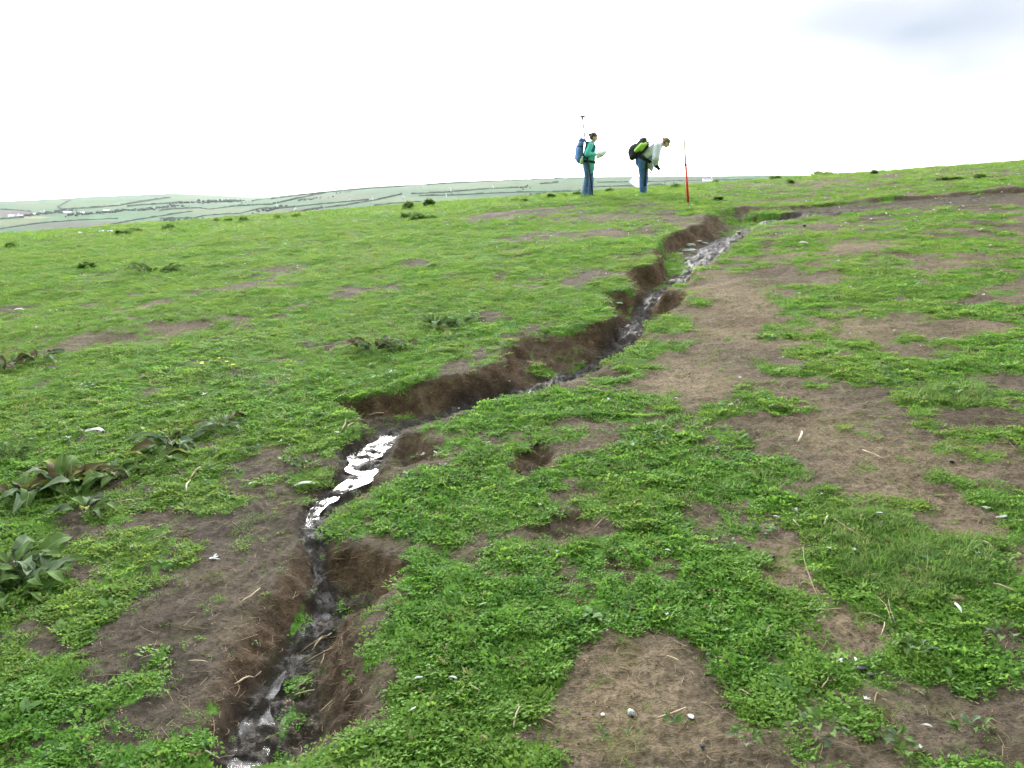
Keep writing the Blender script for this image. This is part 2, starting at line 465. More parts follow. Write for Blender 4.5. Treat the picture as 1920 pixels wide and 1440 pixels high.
def fields(x, y):
    q, lev, dd = stream(x, y)
    h = Hfull(x, y, q, lev)
    e = 0.02
    g = gully(x, y)
    gx, gy = gully(x + e, y), gully(x, y + e)
    steep = np.hypot(gx - g, gy - g) / e
    inside_g = np.clip(-g / 0.12, 0, 1)
    # signed side of the gully line: left slope is greener than the right one
    yy = np.array([0, 2.5, 4, 6, 8, 10, 13, 16, 20, 30, 80.]); xx = np.array([-.9, -.9, -.9, -.3, .6, 1.4, 2.6, 4, 5, 7, 12.])
    side = sstep(-0.6, 0.6, x - np.interp(y, yy, xx))
    base = 0.62 * (1 - side) + 0.10 * side
    n = 1.15 * fbm(x, y, 0.75, 5, .66, 55.) * (0.80 + .20 * side) + (.35 + .35 * side) * fbm(x * .8, y * .6, 2.6, 4, .62, 21.)
    v = base + n + blobsum(x, y, BLOBS)
    v = v - 0.95 * inside_g * (1 - .2 * (steep < .25)) - 1.6 * np.clip(steep - .55, 0, 1.2) - 2.0 * (1 - sstep(.9, 2.0, q))
    veg = sstep(-.55, .45, v + 1.15 * fbm(x, y, 3.3, 5, .70, 33.))
    mud = np.clip(blobsum(x, y, MUDB), 0, 1)
    wet = np.clip(np.maximum((1 - sstep(.8, 3.2, q)),   .50 * mud * (0.7 + .9 * fbm(x, y, 1.5, 3, .5, 3.3))) + .55 * inside_g * (steep < .3), 0, 1)
    bank = np.clip((steep - .3) * 1.6, 0, 1)
    dry = np.clip(blobsum(x, y, DRYB) * (.75 + .6 * fbm(x, y, 1.1, 3, .5, 91.)) + .25 * side, 0, 1)
    grass = np.clip(blobsum(x, y, GRASSB) + .25 * fbm(x, y, .9, 3, .5, 14.), 0, 1)
    return dict(h=h, veg=veg, wet=wet, bank=bank, dry=dry, grass=grass, q=q, v=v)

# ------------------------------------------------------------------ ground sheet (fine near the path, coarse far away)
m = NT('turf_and_soil')
P = m.pos()
veg, wet, bank, dry = m.attr('veg'), m.attr('wet'), m.attr('bank'), m.attr('dry')
n1, n2, n3 = m.noise(3.0, 6, .62), m.noise(26, 6, .65), m.noise(130, 4, .65)
mapn = m.n('Mapping'); mapn.inputs['Scale'].default_value = (1.0, 3.4, 1.0); mapn.inputs['Rotation'].default_value = (0, 0, .5)
m.t.links.new(P, mapn.inputs['Vector'])
fib = m.noise(70, 5, .7, mapn.outputs[0])
soil = m.ramp(n2, [(.30, (.040, .032, .024)), (.52, (.090, .073, .056)), (.75, (.165, .138, .108))])
soil = m.mix(soil, m.ramp(n1, [(.35, (.060, .048, .037)), (.65, (.130, .106, .082))]), .45)
straw = m.ramp(fib, [(.30, (.082, .060, .038)), (.5, (.195, .148, .096)), (.68, (.35, .285, .195))])
straw = m.mix(straw, m.ramp(m.noise(1.6, 4), [(.38, (.110, .084, .058)), (.65, (.235, .190, .132))]), .4)
c = m.mix(soil, straw, m.math('MULTIPLY', dry, .85))
c = m.mix(c, m.ramp(n2, [(.3, (.050, .056, .014)), (.7, (.125, .130, .034))]), m.math('MULTIPLY', m.ramp(m.noise(4.5, 5, .6), [(.54, 0.0), (.68, 1.0)]), .42))
c = m.mix(c, m.ramp(m.noise(55, 3, .7), [(.36, .45), (.52, 1.0), (.70, 1.35)]), .75, 'MULTIPLY')
c = m.mix(c, m.ramp(m.noise(1.3, 5, .65), [(.36, (.62, .60, .58)), (.5, (1.0, 1.0, 1.0)), (.66, (1.18, 1.16, 1.12))]), .9, 'MULTIPLY')
bkn = m.math('ADD', m.math('MULTIPLY', fib, .5), m.math('MULTIPLY', m.noise(11, 6, .7), .5))
bk = m.ramp(bkn, [(.38, (.030, .020, .013)), (.5, (.085, .057, .037)), (.63, (.165, .118, .078))])
c = m.mix(c, bk, bank)
mudc = m.ramp(n2, [(.3, (.008, .007, .006)), (.55, (.020, .018, .016)), (.8, (.040, .036, .032))])
c = m.mix(c, mudc, m.math('MULTIPLY', wet, .88))
gr = m.ramp(m.noise(38, 6, .7), [(.30, (.030, .082, .009)), (.52, (.072, .178, .020)), (.72, (.138, .270, .040))])
gr = m.mix(gr, m.ramp(m.noise(.9, 5, .6), [(.38, (.085, .165, .028)), (.62, (.055, .150, .018))]), .3)
vf = m.math('ADD', veg, m.math('MULTIPLY', m.math('SUBTRACT', n2, .5), .9), True)
vf = m.ramp(vf, [(.45, 0.0), (.85, 1.0)])
c = m.mix(c, gr, m.math('MULTIPLY', vf, .92))
hgt = m.math('ADD', m.math('MULTIPLY', n2, .8), m.math('ADD', m.math('MULTIPLY', n3, .35), m.math('MULTIPLY', fib, .5)))
w6 = m.math('POWER', wet, 7.0)
rough = m.math('SUBTRACT', m.math('SUBTRACT', .92, m.math('MULTIPLY', w6, .16)), m.math('MULTIPLY', m.math('MULTIPLY', wet, wet), m.math('ADD', .0, m.math('MULTIPLY', n2, .55))))
spec = m.math('ADD', m.math('ADD', .05, m.math('MULTIPLY', wet, .0)), m.math('MULTIPLY', w6, .06))
M_GROUND = m.done(m.bsdf(c, rough, spec, m.bump(hgt, .9, .028)))

th = np.unique(np.concatenate([np.linspace(-180, -48, 34), np.linspace(-48, -37, 30), np.linspace(-37, 37, 640), np.linspace(37, 48, 30), np.linspace(48, 180, 34)]))[:-1]
rr = np.concatenate([np.linspace(.5, 1.5, 12)[:-1], np.geomspace(1.5, 24, 560)[:-1], np.geomspace(24, 60, 90)[:-1], np.geomspace(60, 260, 30)])
TH, RR = np.meshgrid(np.radians(th), rr)
GX, GY = (RR * np.sin(TH)).ravel(), (RR * np.cos(TH)).ravel()
FD = fields(GX, GY)
_far = sstep(70, 200, RR.ravel())
GZ = FD['h'] - 10 * _far
GZ = np.maximum(GZ, -34.0 - .02 * RR.ravel())
nt, nr = len(th), len(rr)
verts = np.column_stack([GX, GY, GZ])
i, j = np.meshgrid(np.arange(nr - 1), np.arange(nt), indexing='ij')
j2 = (j + 1) % nt
quads = np.stack([i * nt + j, i * nt + j2, (i + 1) * nt + j2, (i + 1) * nt + j], -1).reshape(-1, 4)
cen = len(verts)
verts = np.vstack([verts, [[0, 0, Hz(0, 0.01)]]])
me = bpy.data.meshes.new('ground')
nq = len(quads)
tris = np.stack([np.full(nt, cen), (np.arange(nt) + 1) % nt, np.arange(nt)], 1)
me.vertices.add(len(verts)); me.vertices.foreach_set('co', verts.ravel())
me.loops.add(nq * 4 + nt * 3)
me.loops.foreach_set('vertex_index', np.concatenate([quads.ravel()[:], tris.ravel()]).astype(np.int32))
me.polygons.add(nq + nt)
me.polygons.foreach_set('loop_start', np.concatenate([np.arange(nq) * 4, nq * 4 + np.arange(nt) * 3]).astype(np.int32))
me.update(calc_edges=True)
me.flip_normals()
me.polygons.foreach_set('use_smooth', np.ones(nq + nt, bool))
for k in ('veg', 'wet', 'bank', 'dry'):
    a = me.attributes.new(k, 'FLOAT', 'POINT')
    a.data.foreach_set('value', np.append(FD[k], FD[k][0]).astype(np.float32))
me.materials.append(M_GROUND)
ground = link(bpy.data.objects.new('ground', me))
tag(ground, 'uneven grassy slope with bare brown soil patches cut by a narrow gully', 'ground', kind='structure')

# ------------------------------------------------------------------ stream water
m = NT('stream_water')
fl = m.n('Mapping'); fl.inputs['Scale'].default_value = (1, 1, 1); m.t.links.new(m.pos(), fl.inputs['Vector'])
wv = m.math('ADD', m.noise(8, 4, .5), m.math('MULTIPLY', m.noise(30, 5, .7), .55))
wc = m.ramp(m.noise(6, 3), [(.35, (.012, .011, .009)), (.65, (.028, .025, .020))])
sy_ = m.n('SeparateXYZ'); m.t.links.new(m.pos(), sy_.inputs[0])
wb_ = m.n('Bump'); wb_.inputs['Distance'].default_value = .02
m.set(wb_.inputs['Strength'], m.ramp(m.math('MULTIPLY', sy_.outputs[1], .1), [(.45, .16), (.62, .8)]))   # the pool lies still, the upper stream ripples
m.set(wb_.inputs['Height'], wv)
_wsh = (m.bsdf(wc, m.ramp(m.math('MULTIPLY', sy_.outputs[1], .1), [(.50, .09), (.75, .24)]), .5, wb_.outputs[0], IOR=1.33))
V, Fc = [], []
tx, ty = np.gradient(WX), np.gradient(WY)
tl = np.hypot(tx, ty) + 1e-9
nx, ny = -ty / tl, tx / tl
K = 15
for k in range(len(WX)):
    for a in np.linspace(-1.12, 1.12, K):
        V.append((WX[k] + nx[k] * a * WW[k], WY[k] + ny[k] * a * WW[k], WZ[k] - .006))
V = np.array(V)
V[:, 2] += 0.002 * fbm(V[:, 0], V[:, 1], 9, 2, .5, 3.)
tp = m.n('BsdfTransparent'); mxs = m.n('MixShader')
m.set(mxs.inputs[0], m.ramp(m.attr('depth'), [(.0, 0.0), (1.0, 1.0)])); m.set(mxs.inputs[1], tp.outputs[0]); m.set(mxs.inputs[2], _wsh)
M_WATER = m.done(mxs.outputs[0])          # the film thins out over the mud at its rim
WDEP = np.clip((V[:, 2] - Hfull(V[:, 0], V[:, 1])) / .014, 0, 1)
for k in range(len(WX) - 1):
    for a in range(K - 1):
        b0 = k * K + a
        Fc.append((b0, b0 + 1, b0 + K + 1, b0 + K))
water = mesh_obj('stream_water', V, Fc, M_WATER)
_da = water.data.attributes.new('depth', 'FLOAT', 'POINT'); _da.data.foreach_set('value', WDEP.astype(np.float32))
tag(water, 'shallow shining trickle of water winding down the muddy gully', 'water', kind='structure')
# ------------------------------------------------------------------ scattered ground cover (nobody could count it)
SRC = bpy.data.collections.new('scatter_sources')      # not linked to the scene
def leaf_faces(V, Fc, base, yaw, tilt, L, W, fold=.25, curl=.25, seg=2):
    """a small pointed leaf folded along its midrib"""
    cy, sy = math.cos(yaw), math.sin(yaw)
    ct, st = math.cos(tilt), math.sin(tilt)
    n0 = len(V)
    prof = [(0, .12), (.35, 1.0), (.72, .78), (1, 0)] if seg > 1 else [(0, .15), (.5, 1.0), (1, 0)]
    for t, w in prof:
        a = tilt - curl * t
        r, z = L * t * math.cos(a), L * t * math.sin(a)
        for s in (-1, 0, 1):
            if w == 0 and s != 0: continue
            o = s * w * W * .5
            zz = z + (fold * abs(o))
            V.append((base[0] + cy * r - sy * o, base[1] + sy * r + cy * o, base[2] + zz))
    k = len(prof)
    for i in range(k - 2):
        b = n0 + 3 * i
        Fc.append((b, b + 1, b + 4, b + 3)); Fc.append((b + 1, b + 2, b + 5, b + 4))
    b = n0 + 3 * (k - 2)
    Fc.append((b, b + 1, b + 3)); Fc.append((b + 1, b + 2, b + 3))
def src(name, V, Fc, mat):
    me = bpy.data.meshes.new(name)
    me.from_pydata(V, [], Fc)
    me.polygons.foreach_set('use_smooth', [True] * len(me.polygons))
    me.materials.append(mat)
    o = bpy.data.objects.new(name, me)
    return o
def weed_clump(rad, n, L, W, hgt, rs, seg=2):
    V, Fc = [], []
    for _ in range(n):
        r = rad * math.sqrt(rs.random()); a = rs.random() * 6.283
        z = hgt * (1 - (r / rad) ** 2) * (.35 + .65 * rs.random())
        k = .6 + .7 * rs.random()
        leaf_faces(V, Fc, (r * math.cos(a), r * math.sin(a), z), a + rs.uniform(-1.6, 1.6), rs.uniform(-.15, .95), L * k, W * k, rs.uniform(.1, .5), rs.uniform(0, .7), seg)
    return V, Fc
def grass_tuft(rad, n, L, W, rs):
    V, Fc = [], []
    for _ in range(n):
        r = rad * math.sqrt(rs.random()); a = rs.random() * 6.283
        x, y = r * math.cos(a), r * math.sin(a)
        yaw = a + rs.uniform(-1.2, 1.2); l = L * rs.uniform(.5, 1.15); lean = rs.uniform(.25, 1.15)
        cx, sx = math.cos(yaw), math.sin(yaw)
        n0 = len(V)
        for t, w in ((0, 1), (.5, .8), (1, 0)):
            ang = 1.45 - lean * (t + .3)
            h = l * t * math.sin(max(.12, ang)); d = l * t * math.cos(ang) 
            if w:
                V.append((x + cx * d - sx * W * w / 2, y + sx * d + cx * W * w / 2, h)); V.append((x + cx * d + sx * W * w / 2, y + sx * d - cx * W * w / 2, h))
            else:
                V.append((x + cx * d, y + sx * d, h))
        Fc += [(n0, n0 + 1, n0 + 3, n0 + 2), (n0 + 2, n0 + 3, n0 + 4)]
    return V, Fc
M_WEED = leafy('chickweed_leaf', [(0, (.050, .140, .018)), (.35, (.082, .208, .027)), (.7, (.114, .258, .036)), (1, (.155, .295, .052))], .46, .58, .13, ((.140, .228, .040), .8))
M_MOSS = leafy('short_turf_leaf', [(0, (.062, .155, .018)), (.4, (.094, .225, .026)), (.75, (.130, .268, .036)), (1, (.19, .275, .065))], .44, .7, .1, ((.150, .240, .048), .55))
M_LOWG = leafy('thin_grass_blade', [(0, (.060, .135, .018)), (.45, (.100, .210, .030)), (.8, (.150, .225, .050)), (1, (.34, .30, .16))], .4, .7, .1, ((.16, .21, .055), .9))
M_GRASS = leafy('grass_blade', [(0, (.060, .130, .024)), (.5, (.098, .190, .040)), (.85, (.140, .230, .060)), (1, (.26, .24, .11))], .4, .6, .15)
M_STRAW = plain('dry_straw', (.27, .205, .13), .8, .2, .5, 6)
M_CLOD = plain('soil_crumb', (.085, .064, .046), .95, .1, .5, 30)
rs = random.Random(3)
SETS = {}
def addset(key, objs):
    c = bpy.data.collections.new('source_' + key)
    for o in objs: c.objects.link(o)
    SETS[key] = (c, len(objs))
addset('a_weed', [src('chickweed_%d' % k, *weed_clump(.058, 60, .0125 + .0035 * (k % 3), .0078 + .0018 * (k % 2), .014, rs), M_WEED) for k in range(6)])
addset('b_turf', [src('turf_%d' % k, *weed_clump(.060, 64, .0115, .0065, .016, rs, 1), M_MOSS) for k in range(5)])
M_DEAD = leafy('dead_leaf', [(0, (.085, .055, .032)), (.5, (.15, .105, .058)), (1, (.24, .17, .11))], .2, .8, .1)
M_BROAD = leafy('broad_weed_leaf', [(0, (.050, .120, .030)), (.5, (.085, .180, .045)), (1, (.135, .230, .085))], .35, .6, .12)
addset('d_dead', [src('dead_leaf_%d' % k, *weed_clump(.03, 7, .017, .008, .02, rs), M_DEAD) for k in range(4)])
addset('f_broad', [src('broad_weed_%d' % k, *weed_clump(.022, 8, .030 + .004 * k, .016, .022, rs), M_BROAD) for k in range(4)])
addset('c_grass', [src('grass_%d' % k, *grass_tuft(.045, 34, .050 + .015 * (k % 2), .0030, rs), M_GRASS) for k in range(4)])
addset('e_lowgrass', [src('lowgrass_%d' % k, *grass_tuft(.06, 40, .034, .0034, rs), M_LOWG) for k in range(4)])
def stick(L, r, bend, rs):
    V, Fc = [], []
    k = 4
    for i in range(4):
        t = i / 3
        y = bend * math.sin(t * 3.1)
        for a in range(k):
            V.append((L * (t - .5), y + r * math.cos(a * 6.283 / k), r + r * math.sin(a * 6.283 / k)))
    for i in range(3):
        for a in range(k):
            Fc.append((i * k + a, i * k + (a + 1) % k, (i + 1) * k + (a + 1) % k, (i + 1) * k + a))
    return V, Fc
addset('s_straw', [src('straw_%d' % k, *stick(.05 + .02 * k, .0011, .006 * (k - 2), rs), M_STRAW) for k in range(4)])
def crumb(rs):
    bm = bmesh.new(); bmesh.ops.create_icosphere(bm, subdivisions=1, radius=.01)
    for v in bm.verts: v.co *= rs.uniform(.7, 1.25); 
    for v in bm.verts: v.co.z *= .7
    V = [tuple(v.co) for v in bm.verts]; Fc = [tuple(v.index for v in f.verts) for f in bm.faces]; bm.free()
    return V, Fc
addset('k_crumb', [src('crumb_%d' % k, *crumb(rs), M_CLOD) for k in range(4)])

def scatter(name, key, pts, rot, scl, label, cat):
    coll, n = SETS[key]
    me = bpy.data.meshes.new(name)
    me.vertices.add(len(pts)); me.vertices.foreach_set('co', np.asarray(pts, np.float32).ravel())
    a = me.attributes.new('rot', 'FLOAT_VECTOR', 'POINT'); a.data.foreach_set('vector', np.asarray(rot, np.float32).ravel())
    a = me.attributes.new('scl', 'FLOAT_VECTOR', 'POINT'); a.data.foreach_set('vector', np.asarray(scl, np.float32).ravel())
    a = me.attributes.new('pick', 'INT', 'POINT'); a.data.foreach_set('value', RNG.integers(0, n, len(pts)).astype(np.int32))
    me.update()
    o = link(bpy.data.objects.new(name, me))
    g = bpy.data.node_groups.new(name + '_nodes', 'GeometryNodeTree')
    g.interface.new_socket('Geometry', in_out='INPUT', socket_type='NodeSocketGeometry')
    g.interface.new_socket('Geometry', in_out='OUTPUT', socket_type='NodeSocketGeometry')
    gi, go = g.nodes.new('NodeGroupInput'), g.nodes.new('NodeGroupOutput')
    ip = g.nodes.new('GeometryNodeInstanceOnPoints'); ci = g.nodes.new('GeometryNodeCollectionInfo')
    ci.inputs['Collection'].default_value = coll; ci.inputs['Separate Children'].default_value = True; ci.inputs['Reset Children'].default_value = True
    ip.inputs['Pick Instance'].default_value = True
    def na(nm, t):
        nd = g.nodes.new('GeometryNodeInputNamedAttribute'); nd.data_type = t; nd.inputs['Name'].default_value = nm
        return nd.outputs['Attribute']
    L = g.links.new
    L(gi.outputs[0], ip.inputs['Points']); L(ci.outputs[0], ip.inputs['Instance']); L(na('pick', 'INT'), ip.inputs['Instance Index'])
    L(na('rot', 'FLOAT_VECTOR'), ip.inputs['Rotation']); L(na('scl', 'FLOAT_VECTOR'), ip.inputs['Scale']); L(ip.outputs[0], go.inputs[0])
    md = o.modifiers.new('scatter', 'NODES'); md.node_group = g
    return tag(o, label, cat, kind='stuff')
def sample(n, d0, d1, half=.80):
    """uniform points over the wedge of slope in view"""
    d = np.sqrt(d0 ** 2 + (d1 ** 2 - d0 ** 2) * RNG.random(n))
    u = (RNG.random(n) * 2 - 1) * half
    return u * d, d
def rnd_rot(n, tilt=.25):
    return np.column_stack([RNG.normal(0, tilt, n), RNG.normal(0, tilt, n), RNG.random(n) * 6.283])

def cover(key, bands, test):
    P_, S_ = [], []
    for d0, d1, dens, sc, zs in bands:
        n = int(.80 * (d1 * d1 - d0 * d0) * dens)
        x, y = sample(n, d0, d1)
        f = fields(x, y)
        k = RNG.random(n) < test(f, x, y)
        x, y, h = x[k], y[k], f['h'][k]
        s = sc * RNG.uniform(.65, 1.25, len(x)) * (.46 + .54 * f['veg'][k])
        P_.append(np.column_stack([x, y, h - .004])); S_.append(np.column_stack([s, s, s * zs]))
    P_, S_ = np.vstack(P_), np.vstack(S_)
    return P_, rnd_rot(len(P_)), S_
def lush(x, y):       # where broad chickweed replaces short turf: near the path and along the right bank
    return np.clip(1.05 - (y - 4.2) / 3.6 + .9 * fbm(x, y, .6, 3, .5, 71.), 0.06, 1) * np.clip(1.3 + (x + 2.2) * .55, .15, 1)
p = cover('a_weed', [(1.5, 3.2, 1300, .85, 1), (3.2, 5.5, 760, .95, 1), (5.5, 9, 260, 1.15, .9), (9, 15, 60, 1.35, .8)],
          lambda f, x, y: (f['veg'] ** 1.9 + .02) * lush(x, y) * (1 - .8 * f['grass']) * (f['q'] > 1.15))
scatter('chickweed', 'a_weed', *p, 'bright green chickweed carpet covering the turf beside the gully', 'ground cover')
p = cover('b_turf', [(1.5, 3.2, 900, .8, .8), (3.2, 6, 620, .95, .8), (6, 11, 300, 1.25, .75), (11, 20, 105, 1.9, .6), (20, 48, 22, 3.4, .45)],
          lambda f, x, y: np.maximum((f['veg'] ** 1.5 + .03) * (1.06 - lush(x, y)), .34 * sstep(-.10, .30, fbm(x, y, 3.8, 4, .65, 44.)) * (y < 8)) * (f['q'] > 1.15) * (f['bank'] < .5))
scatter('short_turf', 'b_turf', *p, 'short mossy turf covering the grassy slope', 'turf')
p = cover('c_grass', [(1.5, 5, 1000, .95, .9), (5, 10, 300, 1.1, .8), (10, 20, 12, 1.5, .7)],
          lambda f, x, y: (f['veg'] * np.clip(f['grass'] * 1.5 - .25, 0, 1) + .012 * f['veg']) * (f['q'] > 1.3))
scatter('grass', 'c_grass', *p, 'longer blades of grass growing in patches on the right slope', 'grass')
p = cover('e_lowgrass', [(1.5, 5, 320, .9, .8), (5, 11, 170, 1.1, .8), (11, 20, 70, 1.6, .7), (20, 48, 16, 2.8, .55)],
          lambda f, x, y: ((f['veg'] * .75 + .03) * (1.0 - .75 * lush(x, y)) + .5 * (f['bank'] > .04) * (f['bank'] < .45)) * (f['q'] > 1.2))
scatter('low_grass', 'e_lowgrass', *p, 'fine short grass mixed through the turf of the slope', 'grass')
p = cover('f_broad', [(1.5, 4, 150, .9, 1.1), (4, 9, 60, 1.1, 1)], lambda f, x, y: f['veg'] * sstep(-.1, .5, fbm(x, y, 1.4, 3, .6, 27.)) * (f['q'] > 1.3) + .02)
scatter('broad_weeds', 'f_broad', *p, 'small broad-leaved weeds mixed through the chickweed', 'weeds')
p = cover('d_dead', [(1.5, 4, 130, .9, 1.2), (4, 10, 45, 1.2, 1)], lambda f, x, y: .35 + .5 * f['veg'] * (f['q'] > 1.3))
scatter('dead_leaves', 'd_dead', *p, 'dead brown leaves caught in the turf', 'dead leaves')
def debris(key, bands, test, tilt, smin, smax):
    P_, S_ = [], []
    for d0, d1, dens, sc in bands:
        n = int(.80 * (d1 * d1 - d0 * d0) * dens)
        x, y = sample(n, d0, d1)
        f = fields(x, y)
        k = RNG.random(n) < test(f, x, y)
        s = sc * RNG.uniform(smin, smax, k.sum())
        P_.append(np.column_stack([x[k], y[k], f['h'][k] + .001])); S_.append(np.column_stack([s, s, s]))
    P_, S_ = np.vstack(P_), np.vstack(S_)
    return P_, rnd_rot(len(P_), tilt), S_
p = debris('s_straw', [(1.5, 4, 800, 1), (4, 8, 340, 1.1), (8, 15, 60, 1.5)], lambda f, x, y: np.clip(1 - f['veg'], .10, 1) * (.4 + .8 * f['dry'] + .5 * f['bank']) * (f['q'] > 1), .16, .25, .85)
scatter('straw_litter', 's_straw', *p, 'dry straw litter strewn over the bare soil', 'straw')
p = debris('k_crumb', [(1.5, 4, 2200, .38), (4, 9, 600, .6), (9, 16, 60, 1.3)], lambda f, x, y: np.clip(1 - f['veg'], 0, 1) * (.35 + .65 * f['bank']) * sstep(-.35, .4, fbm(x, y, 2.2, 3, .6, 19.)), 1.0, .15, 1.0)
scatter('soil_crumbs', 'k_crumb', *p, 'small dark soil crumbs lying on the bare patches', 'soil')
# ------------------------------------------------------------------ sea and the far mainland
m = NT('sea_water')
M_SEA = m.done(m.bsdf(m.ramp(m.noise(.02, 4), [(.4, (.05, .08, .09)), (.6, (.09, .12, .13))]), .25, .5, m.bump(m.noise(.4, 4), .3, .4), IOR=1.33))
SEA_Z = -30.0
a = np.linspace(0, 2 * np.pi, 97)[:-1]
sea = mesh_obj('sea', [(0, 0, SEA_Z)] + [(6500 * math.sin(t), 6500 * math.cos(t), SEA_Z) for t in a], [(0, i % 96 + 1, (i + 1) % 96 + 1) for i in range(96)][::1], M_SEA)
sea.data.flip_normals()
tag(sea, 'grey sea channel between the island slope and the far hills', 'sea', kind='structure')

_SA = np.array([(-1500, 405), (-300, 388), (0, 380), (100, 376), (200, 370), (350, 364), (420, 367), (500, 372), (600, 379), (760, 392), (1000, 410), (2000, 425), (3500, 425)], float)
_SB = np.array([(-1500, 452), (0, 444), (200, 428), (350, 405), (450, 383), (508, 372.5), (550, 367), (612, 360.5), (700, 352), (840, 343.5), (923, 339.5), (1100, 333), (1200, 332.5), (1430, 330), (1600, 332), (2000, 340), (3500, 372)], float)
def _sky(px_tab, u, D):
    px = 960 + F_PX * u * _cp
    row = np.interp(px, px_tab[:, 0], px_tab[:, 1])
    return CAM_Z + ray(px, row)[1] * D
def hillz(x, y):
    u = x / np.maximum(y, 1)
    r = y
    def one(tab, D, d0):
        top = _sky(tab, u, D)
        t = np.clip((r - d0) / (D - d0), 0, 1)
        rise = SEA_Z - 2 + (top - SEA_Z + 2) * (1 - (1 - t) ** 1.5)
        return rise - np.clip((r - D) / 500, 0, 1) ** 2 * (top - SEA_Z + 40)
    A = one(_SA, 2500.0, 900.0); B = one(_SB, 1700.0, 760.0)
    z = np.maximum(A, B)
    return z + 1.2 * fbm(x, y, .004, 3, .5, 6.)
_YH = np.linspace(760, 2700, 1500)
def athill(pts):
    p = at([q[0] for q in pts], [q[1] for q in pts], hillz, _YH)
    return np.column_stack([p, hillz(p[:, 0], p[:, 1])])
uu = np.linspace(-1.7, 1.7, 460); dd_ = np.concatenate([np.linspace(740, 1720, 110), np.linspace(1728, 2520, 60), np.linspace(2560, 3050, 12)])
U, D = np.meshgrid(uu, dd_)
hx, hy = (U * D).ravel(), D.ravel()
hz = np.maximum(hillz(hx, hy), SEA_Z - 4)
# fields: long strips parted by the hedges
FIELDS = [(20, 400, 45, 5, (.17, .115, .12)), (25, 418, 70, 5, (.20, .235, .085)), (60, 408, 40, 2.2, (.36, .34, .17)), (150, 384, 110, 8, (.125, .23, .085)), (60, 386, 50, 7, (.13, .22, .085)),
          (140, 422, 110, 8, (.105, .125, .075)), (420, 396, 120, 6, (.14, .215, .085)), (380, 371, 80, 4, (.125, .215, .085)), (640, 370, 80, 6, (.125, .17, .085)),
          (820, 376, 160, 7, (.14, .225, .09)), (1000, 345, 160, 6, (.115, .20, .08)), (900, 352, 120, 4, (.13, .21, .085)), (1250, 342, 140, 4, (.12, .195, .085)), (1200, 352, 140, 4, (.135, .215, .085)),
          (240, 420, 60, 3, (.19, .125, .06)), (300, 419, 26, 3.2, (.33, .15, .055)), (425, 409, 35, 3, (.30, .145, .055)), (478, 404, 16, 2.4, (.28, .15, .07)), (560, 392, 50, 4, (.10, .12, .075)), (1010, 366, 60, 4, (.105, .135, .085))]
base = np.array([.085, .205, .085])
fc = np.tile(base, (len(hx), 1))
fc *= .36 * (1 + .35 * fbm(hx * .45, hy, .006, 3, .55, 8.))[:, None]
pxs, pys = project(hx, hy, hz)
for cx, cy, rx, ry, col in FIELDS:
    k = np.exp(-(((pxs - cx) / rx) ** 2 + ((pys - cy) / ry) ** 2) ** 3)[:, None]
    fc = fc * (1 - k) + .36 * np.array(col) * k
nu, nd_ = len(uu), len(dd_)
i, j = np.meshgrid(np.arange(nd_ - 1), np.arange(nu - 1), indexing='ij')
hq = np.stack([i * nu + j, i * nu + j + 1, (i + 1) * nu + j + 1, (i + 1) * nu + j], -1).reshape(-1, 4)
m = NT('far_fields')
at_ = m.n('Attribute', attribute_name='field'); n_ = m.noise(.05, 5, .6)
M_HILL = m.done(m.bsdf(m.mix(at_.outputs['Color'], m.ramp(n_, [(.3, .75), (.7, 1.25)]), 1.0, 'MULTIPLY'), .95, .05))
hills = mesh_obj('hills', np.column_stack([hx, hy, hz]), hq, M_HILL)
ca = hills.data.color_attributes.new('field', 'FLOAT_COLOR', 'POINT')
ca.data.foreach_set('color', np.column_stack([fc, np.ones(len(fc))]).astype(np.float32).ravel())
tag(hills, 'hazy green hills of the far mainland divided into fields', 'hills', kind='structure')

